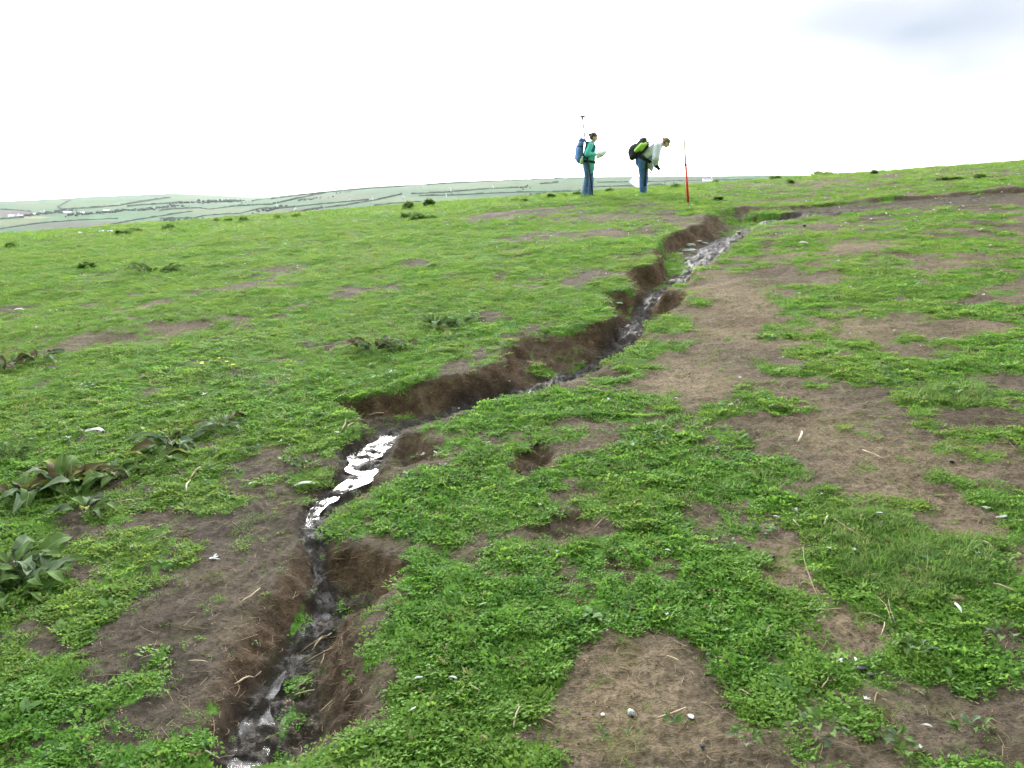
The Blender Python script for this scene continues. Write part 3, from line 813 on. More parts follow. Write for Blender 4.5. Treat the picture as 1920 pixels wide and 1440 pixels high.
M_HEDGE = plain('far_hedge_leaf', (.046, .070, .046), .9, .1, .5, .08)
M_WOOD = plain('far_tree_leaf', (.022, .034, .024), .9, .1, .5, .06)
HEDGES = [ # picture points, height, label
 ([(133,375.5),(120,382),(108,388),(117,393)], 4.5, 'crooked dark hedge climbing from the white farms to the left skyline'),
 ([(0,393),(30,394.5),(58,397)], 4, 'hedge along the top of the purple ploughed field at far left'),
 ([(117,393),(167,390.5),(223,386),(273,377.5),(320,370.5)], 5, 'long hedge slanting up right from the white farms to the skyline'),
 ([(240,387.5),(267,384.5),(320,381.5),(342,379.5)], 4.5, 'short hedge between the white farms and the village trees'),
 ([(0,411),(25,409.5),(50,408)], 4, 'hedge below the purple ploughed field at far left edge'),
 ([(0,430),(47,422.5),(90,417),(142,413.5),(225,410)], 3, 'hedge along the lower side of the pale yellow field'),
 ([(183,430),(217,420),(250,413.5),(320,402.5),(362,396.5)], 3.2, 'hedge rising right out of the rust coloured bracken'),
 ([(300,395),(373,390),(446,386.5),(508,384),(546,375.5),(612,361.5)], 4, 'hedge below the village rising right towards the valley skyline'),
 ([(300,410),(383,405),(446,401),(492,391),(529,390.5),(620,381),(696,374.5)], 3, 'long hedge over the orange bracken bank towards the middle hill'),
 ([(529,402),(592,391.5),(650,384.5),(700,376.5),(755,363.5)], 3.2, 'hedge climbing the middle hill above the dark bushes'),
 ([(508,373.5),(550,368),(596,362.5),(671,355.8),(700,353),(770,348.5)], 3.5, 'hedge along the skyline where the middle hill rises'),
 ([(772,363.5),(839,360.5),(905,355),(971,351.5),(990,351)], 3, 'hedge across the hill midway below the skyline'),
 ([(700,385.5),(745,380.5),(790,378)], 2.6, 'short low hedge near the foot of the middle hill'),
 ([(784,367.5),(856,366),(904,363.5),(975,360.5),(1033,360),(1090,357.5)], 3, 'hedge across the hill left of the person in teal'),
 ([(800,346.8),(839,344.2),(923,340),(1000,336.8),(1057,334.4),(1095,333.5)], 3, 'hedge along the skyline left of the person in teal'),
 ([(1012,345),(1030,344),(1047,342)], 4, 'dark clump of hedge just under the skyline by the teal person'),
 ([(1110,351),(1150,349.5),(1190,349),(1250,346)], 3, 'hedge seen between the two walkers on the far hill'),
 ([(1120,342),(1180,341.5),(1300,338.5),(1420,337)], 2.6, 'hedge high on the far hill behind the bending person'),
 ([(1215,352),(1290,348),(1350,345.5)], 2.6, 'hedge crossing behind the red and white pole'),
]
def hedge_mesh(P3, h, rs_):
    P3 = np.array(P3)
    d = np.r_[0, np.cumsum(np.hypot(*np.diff(P3[:, :2], axis=0).T))]
    s = np.arange(0, d[-1], 5.0)
    X, Y = np.interp(s, d, P3[:, 0]), np.interp(s, d, P3[:, 1])
    Z = hillz(X, Y)
    V, Fc = [], []
    for k in range(len(s)):
        g = h * (.55 + .75 * rs_.random()); w = 1.4 + 1.0 * rs_.random()
        jx, jy = rs_.uniform(-1, 1), rs_.uniform(-1, 1)
        for dx, dy, dz in ((0, -w, -.8), (0, -w * .9, g * .6), (0, 0, g), (0, w * .9, g * .6), (0, w, -.8)):
            V.append((X[k] + jx + dx, Y[k] + jy + dy, Z[k] + dz))
    for k in range(len(s) - 1):
        for a in range(4):
            Fc.append((k * 5 + a, k * 5 + a + 1, k * 5 + 6 + a, k * 5 + 5 + a))
    return V, Fc
rs = random.Random(21)
for pts, h, lab in HEDGES:
    P3 = athill(pts)
    V, Fc = hedge_mesh(P3, h * .62, rs)
    if len(Fc): tag(mesh_obj('hedge', V, Fc, M_HEDGE, smooth=False), lab, 'hedge', 'field hedges on the far mainland')
# woods and village trees read as one mass
TREES = [(58,404,18,3),(75,402,20,3),(95,400,24,3.5),(115,397,22,4),(150,402,26,3),(175,401,20,2.5),(205,398,22,2.5),(235,395,24,3),(268,394,24,2.6),(300,390,24,2.6),(325,387,18,2.4),
         (345,381,20,2.5),(375,380,22,2.5),(400,378.5,24,3.5),(425,378,24,3.5),(448,378,18,3),(480,376,18,1.6),(330,412,26,3),(345,415,22,3),(500,394,18,3),(515,391.5,20,3.5),(590,391,14,2),(580,374,26,2),
         (645,361,12,1.3),(980,352,14,2),(1040,360.5,26,1.6),(1075,358.5,16,1.6),(1000,368,26,3),(985,372,26,2.5),(1018,371,24,2.5),(1240,345.5,20,1.6),(40,406.5,12,2)]
V, Fc = [], []
ico = bmesh.new(); bmesh.ops.create_icosphere(ico, subdivisions=1, radius=1.0)
IV = [tuple(v.co) for v in ico.verts]; IF = [tuple(v.index for v in f.verts) for f in ico.faces]; ico.free()
TP = athill([(t[0], t[1]) for t in TREES])
for t, p in zip(TREES, TP):
    sc = p[1] / F_PX
    for k in range(int(t[2] * 1.1)):
        x = p[0] + rs.gauss(0, t[2] * .5) * sc; y = p[1] + rs.gauss(0, 14)
        r = sc * t[3] * rs.uniform(.35, .85)
        z = float(hillz(np.array([x]), np.array([y]))[0]) + r * .55
        b = len(V)
        for q in IV:
            k2 = rs.uniform(.75, 1.25)
            V.append((x + q[0] * r * 1.25 * k2, y + q[1] * r * k2, z + q[2] * r * k2))
        Fc += [tuple(i_ + b for i_ in f) for f in IF]
tag(mesh_obj('far_woodland', V, Fc, M_WOOD, smooth=False), 'dark hazy woods and village trees on the far mainland', 'trees', kind='stuff')

M_WHITE = plain('whitewashed_wall', (.78, .78, .76), .85, .2, .06, .5)
M_SLATE = plain('grey_slate_roof', (.16, .165, .18), .8, .3, .2, .5)
M_PALE_ROOF = plain('pale_shed_roof', (.62, .63, .64), .6, .3, .1, .3)
M_PANE = plain('dark_window_pane', (.03, .035, .045), .15, .5, .1, 1)
HOUSES = [(22,405.5,9,2.2,0,'low white farm shed furthest left below the ploughed field'),(32,404.8,7,2.6,1,'white farmhouse in the leftmost far farm'),(41,405.5,6,1.8,0,'small white outbuilding at right end of the leftmost far farm'),
          (67,402,9,1.8,0,'long low pale barn left of the bright white farmhouse'),(80,400,9,4.0,1,'bright tall white farmhouse among dark trees at far left'),(126,398.4,13,1.9,0,'long white roofed barn right of the dark farm trees'),
          (155,400,9,2.0,0,'pale shed in the trees right of the far farms'),(200,395,9,1.7,0,'lone white roofed shed in the far field at left'),(412,377,9,3,1,'white house at left of the far village'),
          (424,377,10,3,1,'white house at right of the far village'),(1327,339.5,18,4.5,1,'white cottage on the far hill just right of the striped pole')]
HP = athill([(h[0], h[1]) for h in HOUSES])
for (px, py, wpx, hpx, pitched, lab), p in zip(HOUSES, HP):
    k = p[1] / F_PX
    w, hh, dep = wpx * k, hpx * k * .62, 7.0
    rf = hpx * k * .5
    e = empty('farmhouse' if pitched else 'farm_barn', (p[0], p[1], p[2] - .6))
    hh += .6
    mesh_obj('wall', [(-w/2,-dep/2,0),(w/2,-dep/2,0),(w/2,dep/2,0),(-w/2,dep/2,0),(-w/2,-dep/2,hh),(w/2,-dep/2,hh),(w/2,dep/2,hh),(-w/2,dep/2,hh),(-w/2,0,hh+rf*.94),(w/2,0,hh+rf*.94)],
             [(0,1,5,4),(1,2,6,9,5),(2,3,7,6),(3,0,4,8,7)], M_WHITE, e, False)
    o_ = .4
    rfo = mesh_obj('roof', [(-w/2-o_,-dep/2-o_,hh-.1),(w/2+o_,-dep/2-o_,hh-.1),(w/2+o_,0,hh+rf),(-w/2-o_,0,hh+rf),(w/2+o_,dep/2+o_,hh-.1),(-w/2-o_,dep/2+o_,hh-.1),
                            (-w/2-o_,-dep/2-o_,hh+.15),(w/2+o_,-dep/2-o_,hh+.15),(w/2+o_,0,hh+rf+.25),(-w/2-o_,0,hh+rf+.25),(w/2+o_,dep/2+o_,hh+.15),(-w/2-o_,dep/2+o_,hh+.15)],
             [(0,3,2,1),(3,5,4,2),(6,7,8,9),(9,8,10,11),(0,1,7,6),(5,11,10,4),(0,6,9,3),(3,9,11,5),(1,2,8,7),(2,4,10,8)], M_SLATE if pitched else M_PALE_ROOF, e, False)
    if pitched:
        c0 = w * .38
        mesh_obj('chimney', [(c0+a*.5, b*.5, hh+rf-.3+c*1.6) for c in (0,1) for a, b in ((-1,-1),(1,-1),(1,1),(-1,1))], [(0,1,5,4),(1,2,6,5),(2,3,7,6),(3,0,4,7),(4,5,6,7)], M_WHITE, rfo, False)
        for fx in (-.3, 0, .3):
            mesh_obj('window', [(fx*w-.5,-dep/2-.05,hh*.45),(fx*w+.5,-dep/2-.05,hh*.45),(fx*w+.5,-dep/2-.05,hh*.45+1.2),(fx*w-.5,-dep/2-.05,hh*.45+1.2)], [(0,1,2,3)], M_PANE, e, False)
    tag(e, lab, 'house' if pitched else 'barn', 'white buildings on the far mainland')

# ------------------------------------------------------------------ haze: the damp sea air
HB = 7000.0
hzv = [(sx * HB, sy * HB, z) for z in (SEA_Z - 5.5, 110.0) for sx, sy in ((-1, -1), (1, -1), (1, 1), (-1, 1))]
hazeo = mesh_obj('haze', hzv, [(3, 2, 1, 0), (4, 5, 6, 7), (0, 1, 5, 4), (1, 2, 6, 5), (2, 3, 7, 6), (3, 0, 4, 7)], None, None, False)
hm = bpy.data.materials.new('sea_haze'); hm.use_nodes = True
hm.node_tree.nodes.clear()
ho = hm.node_tree.nodes.new('ShaderNodeOutputMaterial'); pv = hm.node_tree.nodes.new('ShaderNodeVolumePrincipled')
pv.inputs['Color'].default_value = (.90, .94, 1.0, 1); pv.inputs['Density'].default_value = .000045; pv.inputs['Anisotropy'].default_value = .2
hm.node_tree.links.new(pv.outputs[0], ho.inputs['Volume'])
hazeo.data.materials.append(hm)
tag(hazeo, 'thin pale haze hanging in the air over the island and sea', 'haze', kind='stuff')
# ------------------------------------------------------------------ solid shapes grown from tapered limbs
def blob(name, prims, mat, parent=None, voxel=.012, smooth=4):
    """one continuous surface: capsules ('c', a, b, ra, rb) and ellipsoids ('e', centre, radii, rot) fused together"""
    bm = bmesh.new()
    for p in prims:
        if p[0] == 'c':
            _, a, b, ra, rb = p
            a, b = Vector(a), Vector(b)
            d = b - a; L = d.length
            q = d.to_track_quat('Z', 'Y') if L > 1e-6 else Euler((0, 0, 0)).to_quaternion()
            n, rings = 14, []
            prof = [(-ra * math.cos(t), ra * math.sin(t)) for t in (0.01, .5, 1.0, 1.57)] + [(L + rb * math.sin(t), rb * math.cos(t)) for t in (0, .55, 1.05, 1.56)]
            for z, r in prof:
                rings.append([bm.verts.new(a + q @ Vector((r * math.cos(k * 6.28319 / n), r * math.sin(k * 6.28319 / n), z))) for k in range(n)])
            for r0, r1 in zip(rings[:-1], rings[1:]):
                for k in range(n):
                    bm.faces.new((r0[k], r0[(k + 1) % n], r1[(k + 1) % n], r1[k]))
            bm.faces.new(rings[0][::-1]); bm.faces.new(rings[-1])
        else:
            _, c, r = p[:3]
            rot = Euler(p[3]).to_matrix().to_4x4() if len(p) > 3 else Matrix()
            bmesh.ops.create_icosphere(bm, subdivisions=3, radius=1.0, matrix=Matrix.Translation(Vector(c)) @ rot @ Matrix.Diagonal((*r, 1)))
    me = bpy.data.meshes.new(name); bm.to_mesh(me); bm.free()
    o = bpy.data.objects.new(name, me); COL.objects.link(o)
    r_ = o.modifiers.new('r', 'REMESH'); r_.mode = 'VOXEL'; r_.voxel_size = voxel; r_.use_smooth_shade = True
    s_ = o.modifiers.new('s', 'SMOOTH'); s_.iterations = smooth; s_.factor = .5
    dg = bpy.context.evaluated_depsgraph_get()
    new = bpy.data.meshes.new_from_object(o.evaluated_get(dg))
    o.modifiers.clear(); o.data = new; bpy.data.meshes.remove(me)
    new.name = name; new.materials.clear(); new.materials.append(mat)
    new.polygons.foreach_set('use_smooth', [True] * len(new.polygons))
    if parent is not None: o.parent = parent
    return o
def rod(name, pts, radii, mat, parent=None, n=8):
    """tube along points"""
    V, Fc = [], []
    pts = [Vector(p) for p in pts]
    if not hasattr(radii, '__len__'): radii = [radii] * len(pts)
    for k, p in enumerate(pts):
        d = (pts[min(k + 1, len(pts) - 1)] - pts[max(k - 1, 0)]).normalized()
        q = d.to_track_quat('Z', 'Y')
        for a in range(n):
            V.append(p + q @ Vector((radii[k] * math.cos(a * 6.28319 / n), radii[k] * math.sin(a * 6.28319 / n), 0)))
    for k in range(len(pts) - 1):
        for a in range(n):
            Fc.append((k * n + a, k * n + (a + 1) % n, (k + 1) * n + (a + 1) % n, (k + 1) * n + a))
    Fc.append(tuple(range(n))[::-1]); Fc.append(tuple(range((len(pts) - 1) * n, len(pts) * n)))
    return mesh_obj(name, V, Fc, mat, parent)
def ribbon(name, pts, w, t, mat, parent, axis=(0, 1, 0)):
    """flat strap along points, w wide along axis, t thick"""
    V, Fc = [], []
    ax = Vector(axis).normalized(); pts = [Vector(p) for p in pts]
    for k, p in enumerate(pts):
        d = (pts[min(k + 1, len(pts) - 1)] - pts[max(k - 1, 0)]).normalized()
        nn = d.cross(ax).normalized()
        for sa, sn in ((-1, -1), (1, -1), (1, 1), (-1, 1)):
            V.append(p + ax * sa * w / 2 + nn * sn * t / 2)
    for k in range(len(pts) - 1):
        for a in range(4):
            Fc.append((k * 4 + a, k * 4 + (a + 1) % 4, k * 4 + 4 + (a + 1) % 4, k * 4 + 4 + a))
    Fc += [(3, 2, 1, 0), tuple(len(V) - 4 + a for a in range(4))]
    return mesh_obj(name, V, Fc, mat, parent, False)

M_SKIN = plain('skin', (.70, .46, .37), .55, .3, .08, 30)
M_HAIR = plain('dark_brown_hair', (.095, .065, .055), .55, .3, .35, 60)
M_HAIR2 = plain('light_brown_hair', (.20, .145, .085), .6, .3, .3, 60)
M_TEAL = plain('teal_jacket_fabric', (.11, .56, .54), .75, .2, .18, 9)
M_LILAC = plain('pale_lilac_jacket_fabric', (.70, .72, .86), .8, .2, .10, 9)
M_JEANS = plain('blue_denim', (.12, .19, .38), .9, .1, .3, 16)
M_JEANS2 = plain('darker_blue_denim', (.08, .16, .36), .9, .1, .25, 16)
M_BLUEPACK = plain('blue_pack_fabric', (.14, .25, .60), .8, .2, .22, 10)
M_BLACK = plain('black_webbing', (.022, .022, .028), .75, .25, .3, 20)
M_DARKPACK = plain('black_pack_fabric', (.030, .032, .042), .8, .2, .35, 10)
M_LIME = plain('lime_green_fabric', (.42, .66, .12), .75, .2, .12, 12)
M_PAPER = plain('white_paper', (.80, .82, .88), .8, .2, .03, 6)
M_METAL = plain('pale_grey_metal', (.22, .24, .25), .6, .3, .1, 10)
M_RED = plain('red_pole_paint', (.75, .075, .05), .55, .3, .12, 12)
M_WHITEP = plain('white_pole_paint', (.82, .82, .82), .5, .3, .05, 12)
M_BOOT = plain('brown_boot_leather', (.07, .05, .04), .7, .2, .3, 20)
M_BOTTLE = plain('pale_green_bottle', (.36, .52, .30), .4, .4, .1, 20)
M_SHIRT = plain('dark_purple_shirt', (.06, .03, .07), .9, .1, .2, 10)

def hand(wrist, fwd, up, side, s=1.0):
    """palm, four curled fingers of unequal length and a thumb"""
    w, f, u, r = Vector(wrist), Vector(fwd).normalized(), Vector(up).normalized(), Vector(side).normalized()
    P = [('c', w, w + f * .05 * s, .024, .026), ('c', w + f * .035 * s + r * .016, w + f * .07 * s + r * .026, .016, .013), ('c', w + f * .035 * s - r * .016, w + f * .07 * s - r * .026, .016, .013)]
    for k, L in enumerate((.062, .074, .07, .055)):
        b = w + f * .075 * s + r * (.03 - .02 * k)
        m1 = b + f * L * .5 * s + u * -.010
        P += [('c', b, m1, .0095, .009), ('c', m1, m1 + f * L * .35 * s + u * -.028, .009, .0075)]
    t = w + f * .02 * s + r * .028
    P += [('c', t, t + f * .035 + r * .022 + u * .01, .012, .0105), ('c', t + f * .035 + r * .022 + u * .01, t + f * .062 + r * .018 - u * .004, .0105, .008)]
    return P
def head(c, tilt, s=1.0):
    """skull, jaw, nose, lips and ears; faces +X, tilt > 0 looks down"""
    c = Vector(c); q = Euler((0, tilt, 0)).to_matrix()
    g = lambda x, y, z: c + q @ Vector((x * s, y * s, z * s))
    P = [('e', g(-.008, 0, .025), (.094 * s, .074 * s, .092 * s), (0, tilt, 0)), ('e', g(.030, 0, -.040), (.058 * s, .056 * s, .072 * s), (0, tilt, 0)), ('e', g(.058, 0, -.088), (.028 * s, .03 * s, .022 * s)),
         ('c', g(.084, 0, .012), g(.104, 0, -.024), .011, .015), ('c', g(.078, -.014, -.056), g(.078, .014, -.056), .012, .012),
         ('c', g(.074, -.03, .022), g(.074, .03, .022), .014, .014)]
    for sy in (-1, 1):
        P.append(('e', g(-.008, sy * .074, -.01), (.022, .010, .032)))
    return P, g

# ------------------------------------------------------------------ person in the teal jacket
g1 = at([1101], [366])[0]
d1 = 21.6
px1 = ray(1101, 368)[0] * d1
p1 = empty('person', (px1, d1, Hz(px1, d1) - .005))
p1.scale = (1.0,) * 3
tag(p1, 'person in teal jacket and jeans with blue backpack, reading a paper sheet', 'person')
hp, hg = head((.145, 0, 1.53), .38)
LW, RW = (.235, .10, 1.115), (.225, -.085, 1.105)
legs1 = [((-.03, -.085), (-.075, -.10)), ((.04, .085), (.085, .10))]
body = hp + [('c', (.085, 0, 1.37), (.125, 0, 1.47), .055, .05), ('c', (.02, 0, .95), (.04, 0, 1.12), .145, .15), ('c', (.04, 0, 1.12), (.05, 0, 1.30), .15, .135), ('c', (.05, -.13, 1.33), (.05, .13, 1.33), .07, .07)]
for (hpx, hpy), (fx, fy) in legs1:
    body += [('c', (hpx + .02, hpy, .88), ((hpx + fx) / 2 + .03, hpy * 1.05, .50), .088, .06), ('c', ((hpx + fx) / 2 + .03, hpy * 1.05, .50), (fx - .01, fy, .09), .058, .04), ('c', (fx - .04, fy, .035), (fx + .14, fy * 1.1, .03), .035, .028)]
for sy, wr in ((-1, RW), (1, LW)):
    el = (-.045, sy * .24, 1.10)
    body += [('c', (.045, sy * .18, 1.33), el, .052, .043), ('c', el, wr, .043, .03)]
    body += hand(wr, (.95, -sy * .15, .15), (0, 0, 1), (0, -sy * 1.0, .15))
bodyo = blob('body', body, M_SKIN, p1, .009, 3)
jk = [('c', (.02, -.02, .84), (.04, 0, 1.10), .165, .165), ('c', (.02, .03, .84), (.04, .02, 1.10), .165, .165), ('c', (.04, 0, 1.08), (.055, 0, 1.28), .168, .15), ('c', (.05, -.14, 1.33), (.05, .14, 1.33), .08, .08), ('c', (.03, 0, .80), (.03, 0, .78), .165, .165),
      ('c', (.055, 0, 1.34), (.095, 0, 1.39), .088, .075), ('e', (-.01, 0, 1.40), (.06, .10, .05))]
for sy, wr in ((-1, RW), (1, LW)):
    el = (-.05, sy * .245, 1.10)
    jk += [('c', (.045, sy * .185, 1.33), el, .072, .066), ('c', el, tuple(np.array(el) * .22 + np.array(wr) * .78), .066, .048)]
jko = blob('jacket', jk, M_TEAL, p1, .014, 4)
rod('zip', [(.205, -.01, .80), (.212, -.01, 1.0), (.214, -.01, 1.2), (.19, -.005, 1.33)], .007, M_BLACK, jko, 5)
mesh_obj('collar_opening', [(.178, -.035, 1.36), (.178, .035, 1.36), (.212, .0, 1.26), (.19, -.02, 1.37), (.19, .02, 1.37), (.222, 0, 1.265)], [(0, 1, 2), (5, 4, 3), (0, 3, 4, 1), (1, 4, 5, 2), (2, 5, 3, 0)], M_SHIRT, jko)
tr = [('c', (.0, -.03, .90), (.0, .03, .90), .15, .15)]
for (hpx, hpy), (fx, fy) in legs1:
    kx = (hpx + fx) / 2 + .03
    tr += [('c', (hpx + .015, hpy, .86), (kx, hpy * 1.05, .50), .108, .078), ('c', (kx, hpy * 1.05, .50), (fx - .005, fy, .06), .078, .088)]
blob('trousers', tr, M_JEANS, p1, .014, 3)
for (hpx, hpy), (fx, fy) in legs1:
    blob('boot', [('c', (fx - .045, fy, .045), (fx + .15, fy * 1.1, .038), .05, .040), ('c', (fx - .02, fy, .04), (fx - .02, fy, .12), .05, .048)], M_BOOT, p1, .012, 2)
hr = blob('hair', [('e', hg(-.022, 0, .048), (.100, .084, .086), (0, .38, 0)), ('e', hg(-.055, 0, -.005), (.065, .078, .075), (0, .38, 0)), ('c', hg(.03, -.03, .088), hg(.03, .03, .088), .026, .026)], M_HAIR, p1, .011, 3)
blob('hair_bun', [('e', (.036, 0, 1.605), (.045, .045, .04)), ('c', (.036, 0, 1.60), (.08, 0, 1.58), .03, .035)], M_HAIR, hr, .010, 2)
for sy in (-1, 1):
    blob('eye', [('e', hg(.078, sy * .030, .005), (.010, .012, .008))], M_BLACK, bodyo, .004, 1)
# blue rucksack, worn by the person but a thing of its own
b1 = empty('backpack', p1.location)
tag(b1, 'tall blue rucksack with green bottle on the back of the teal jacket', 'backpack')
bp = blob('pack_body', [('c', (-.225, -.09, 1.02), (-.195, -.10, 1.36), .095, .085), ('c', (-.225, .09, 1.02), (-.195, .10, 1.36), .095, .085), ('c', (-.225, 0, .98), (-.19, 0, 1.38), .10, .09), ('e', (-.255, 0, 1.20), (.085, .13, .17))], M_BLUEPACK, b1, .014, 4)
blob('top_lid', [('c', (-.185, -.10, 1.46), (-.185, .10, 1.46), .068, .068), ('c', (-.14, -.08, 1.45), (-.14, .08, 1.45), .06, .06)], M_BLUEPACK, b1, .013, 3)
blob('front_pocket', [('c', (-.30, -.06, 1.02), (-.295, -.06, 1.12), .045, .045), ('c', (-.30, .06, 1.02), (-.295, .06, 1.12), .045, .045)], M_BLUEPACK, b1, .013, 3)
for sy in (-1, 1):
    ribbon('shoulder_strap', [(-.10, sy * .10, 1.38), (.0, sy * .115, 1.425), (.10, sy * .12, 1.395), (.165, sy * .125, 1.30), (.13, sy * .16, 1.17), (.0, sy * .19, 1.08), (-.13, sy * .16, 1.02)], .055, .014, M_BLACK, b1)
    ribbon('side_strap', [(-.30, sy * .185, 1.30), (-.12, sy * .195, 1.29)], .02, .012, M_BLACK, b1, (0, 0, 1))
ribbon('hip_belt', [(-.15, -.15, .93), (.02, -.190, .92), (.12, -.165, .91), (.195, -.08, .90), (.21, .0, .90)], .06, .014, M_BLACK, b1, (0, 0, 1))
bo = rod('water_bottle', [(-.19, -.20, .84), (-.175, -.205, .96), (-.165, -.205, 1.0)], [.042, .042, .022], M_BOTTLE, b1, 12)
rod('bottle_cap', [(-.163, -.205, 1.0), (-.155, -.206, 1.045)], .02, M_WHITEP, bo, 8)
# aerial pole carried in the rucksack
ae = empty('survey_aerial', p1.location)
tag(ae, 'thin survey aerial pole rising from the blue rucksack', 'aerial pole')
rod('upper_pole', [(-.105, -.205, 1.50), (-.175, -.19, 2.00)], .021, M_METAL, ae)
rod('lower_pole', [(-.02, -.215, 1.16), (-.105, -.205, 1.50)], .021, M_BLACK, ae)
an = rod('aerial_disc', [(-.178, -.19, 2.0), (-.179, -.19, 2.012), (-.181, -.19, 2.04), (-.182, -.19, 2.055)], [.03, .085, .085, .03], M_METAL, ae, 16)
rod('aerial_base', [(-.172, -.19, 1.965), (-.178, -.19, 2.0)], .02, M_BLACK, an)
wp = empty('walking_pole', p1.location)
tag(wp, 'black walking pole leaning against the jeans of the teal jacket person', 'pole')
rod('shaft', [(-.03, -.235, .98), (.06, -.215, .5), (.145, -.20, -.01)], [.017, .016, .014], M_BLACK, wp)
blob('handle', [('c', (-.075, -.235, .99), (.0, -.235, 1.03), .018, .016), ('c', (-.03, -.235, .96), (-.035, -.235, 1.02), .017, .017)], M_BLACK, wp, .008, 2)
rod('basket', [(.13, -.203, .075), (.131, -.203, .082)], .04, M_BLACK, wp, 12)
# the sheet in the hands
V, Fc = [], []
for k, a in enumerate(np.linspace(0, 1, 9)):
    for b_ in (0, 1):
        V.append((.19 + .26 * a + .05 * b_, -.20 + .13 * b_ + .05 * math.sin(a * 3.0), .98 + .13 * a + .22 * b_ - .03 * math.sin(a * 3.0)))
for k in range(8): Fc.append((k * 2, k * 2 + 1, k * 2 + 3, k * 2 + 2))
sh = mesh_obj('map_sheet', V, Fc, M_PAPER); sh.location = p1.location
so = sh.modifiers.new('thickness', 'SOLIDIFY'); so.thickness = .004
tag(sh, 'white paper sheet held open by the teal jacket person', 'paper')

# ------------------------------------------------------------------ person bending forward in the pale jacket
d2 = 21.6
px2 = ray(1203, 370)[0] * d2
p2 = empty('person', (px2, d2, Hz(px2, d2) - .03))
tag(p2, 'person in pale lilac jacket and jeans bending forward over a camera', 'person')
hp2, hg2 = head((.60, 0, 1.355), .55)
hipL, sh_ = Vector((.0, 0, .88)), Vector((.36, 0, 1.27))
body = hp2 + [('c', (.41, 0, 1.28), (.545, 0, 1.34), .06, .052), ('c', (.02, 0, .92), (.20, 0, 1.10), .15, .15), ('c', (.20, 0, 1.10), (.34, 0, 1.25), .15, .12), ('c', (.34, -.13, 1.27), (.34, .13, 1.27), .07, .07)]
legs2 = [((-.02, -.09), (.0, -.10)), ((.03, .09), (.04, .10))]
for (hx_, hy_), (fx, fy) in legs2:
    body += [('c', (hx_, hy_, .86), (hx_ + .035, hy_ * 1.05, .49), .09, .062), ('c', (hx_ + .035, hy_ * 1.05, .49), (fx, fy, .09), .06, .042), ('c', (fx - .04, fy, .035), (fx + .14, fy * 1.1, .03), .035, .028)]
RW2, LW2 = (.33, -.10, .80), (.26, .17, .66)
RE2, LE2 = (.30, -.24, .96), (.31, .24, .94)
body += [('c', (.34, -.18, 1.26), RE2, .052, .043), ('c', RE2, RW2, .043, .03), ('c', (.34, .18, 1.26), LE2, .052, .043), ('c', LE2, LW2, .043, .03)]
body += hand(RW2, (.55, .45, -.6), (.6, -.2, .6), (.2, .8, .3)) + hand(LW2, (-.5, .0, -.85), (.85, 0, -.4), (0, -1, 0))
bodyo = blob('body', body, M_SKIN, p2, .009, 3)
jk = [('c', (.03, 0, .93), (.20, 0, 1.10), .17, .17), ('c', (.20, 0, 1.08), (.34, 0, 1.235), .185, .155), ('c', (.34, -.14, 1.27), (.34, .14, 1.27), .085, .085), ('c', (.40, 0, 1.28), (.45, 0, 1.305), .085, .075),
      ('c', (.12, 0, .92), (.20, 0, .76), .14, .075), ('c', (.16, -.06, .84), (.215, -.05, .68), .09, .035)]
jk += [('c', (.34, -.185, 1.26), RE2, .098, .105), ('c', RE2, tuple(np.array(RE2) * .22 + np.array(RW2) * .78), .105, .07), ('c', (.34, .185, 1.26), LE2, .082, .08), ('c', LE2, tuple(np.array(LE2) * .22 + np.array(LW2) * .78), .08, .055)]
jko2 = blob('jacket', jk, M_LILAC, p2, .014, 3)
tr = [('c', (-.02, -.04, .90), (-.02, .04, .90), .178, .178), ('c', (.03, 0, .92), (.05, 0, .96), .16, .15)]
for (hx_, hy_), (fx, fy) in legs2:
    tr += [('c', (hx_, hy_, .86), (hx_ + .035, hy_ * 1.05, .49), .138, .108), ('c', (hx_ + .035, hy_ * 1.05, .49), (fx + .01, fy, .05), .108, .085)]
blob('trousers', tr, M_JEANS2, p2, .014, 3)
for (hx_, hy_), (fx, fy) in legs2:
    blob('boot', [('c', (fx - .045, fy, .045), (fx + .15, fy * 1.1, .038), .05, .040), ('c', (fx - .01, fy, .04), (fx - .01, fy, .12), .05, .048)], M_BOOT, p2, .012, 2)
hr = blob('hair', [('e', hg2(-.022, 0, .046), (.106, .088, .088), (0, .55, 0)), ('e', hg2(-.05, 0, .0), (.072, .082, .078), (0, .55, 0)), ('c', hg2(.04, -.03, .085), hg2(.04, .03, .085), .028, .028)], M_HAIR2, p2, .011, 3)
blob('ponytail', [('c', hg2(-.10, 0, .045), hg2(-.135, 0, .055), .028, .03), ('c', hg2(-.135, 0, .055), hg2(-.15, -.01, .02), .026, .016)], M_HAIR2, hr, .010, 2)
for sy in (-1, 1):
    blob('eye', [('e', hg2(.078, sy * .030, .005), (.010, .012, .008))], M_BLACK, bodyo, .004, 1)
b2 = empty('backpack', p2.location)
tag(b2, 'black rucksack with lime green side panel on the bending person', 'backpack')
ax_ = Vector((.63, 0, .78)).normalized(); nn_ = Vector((-.78, 0, .63))
def bk2(a, n, y=0.0):                      # along the back, away from the back
    return Vector((-.02, y, .98)) + ax_ * a + nn_ * n
blob('pack_body', [('c', bk2(-.06, .22, -.07), bk2(.26, .24, -.09), .125, .115), ('c', bk2(-.06, .22, .07), bk2(.26, .24, .09), .125, .115), ('e', bk2(.02, .28), (.20, .165, .15), (0, -.9, 0)), ('c', bk2(.10, .14), bk2(.30, .15), .12, .11), ('c', bk2(-.14, .21, -.05), bk2(-.14, .21, .05), .09, .09)], M_DARKPACK, b2, .014, 4)
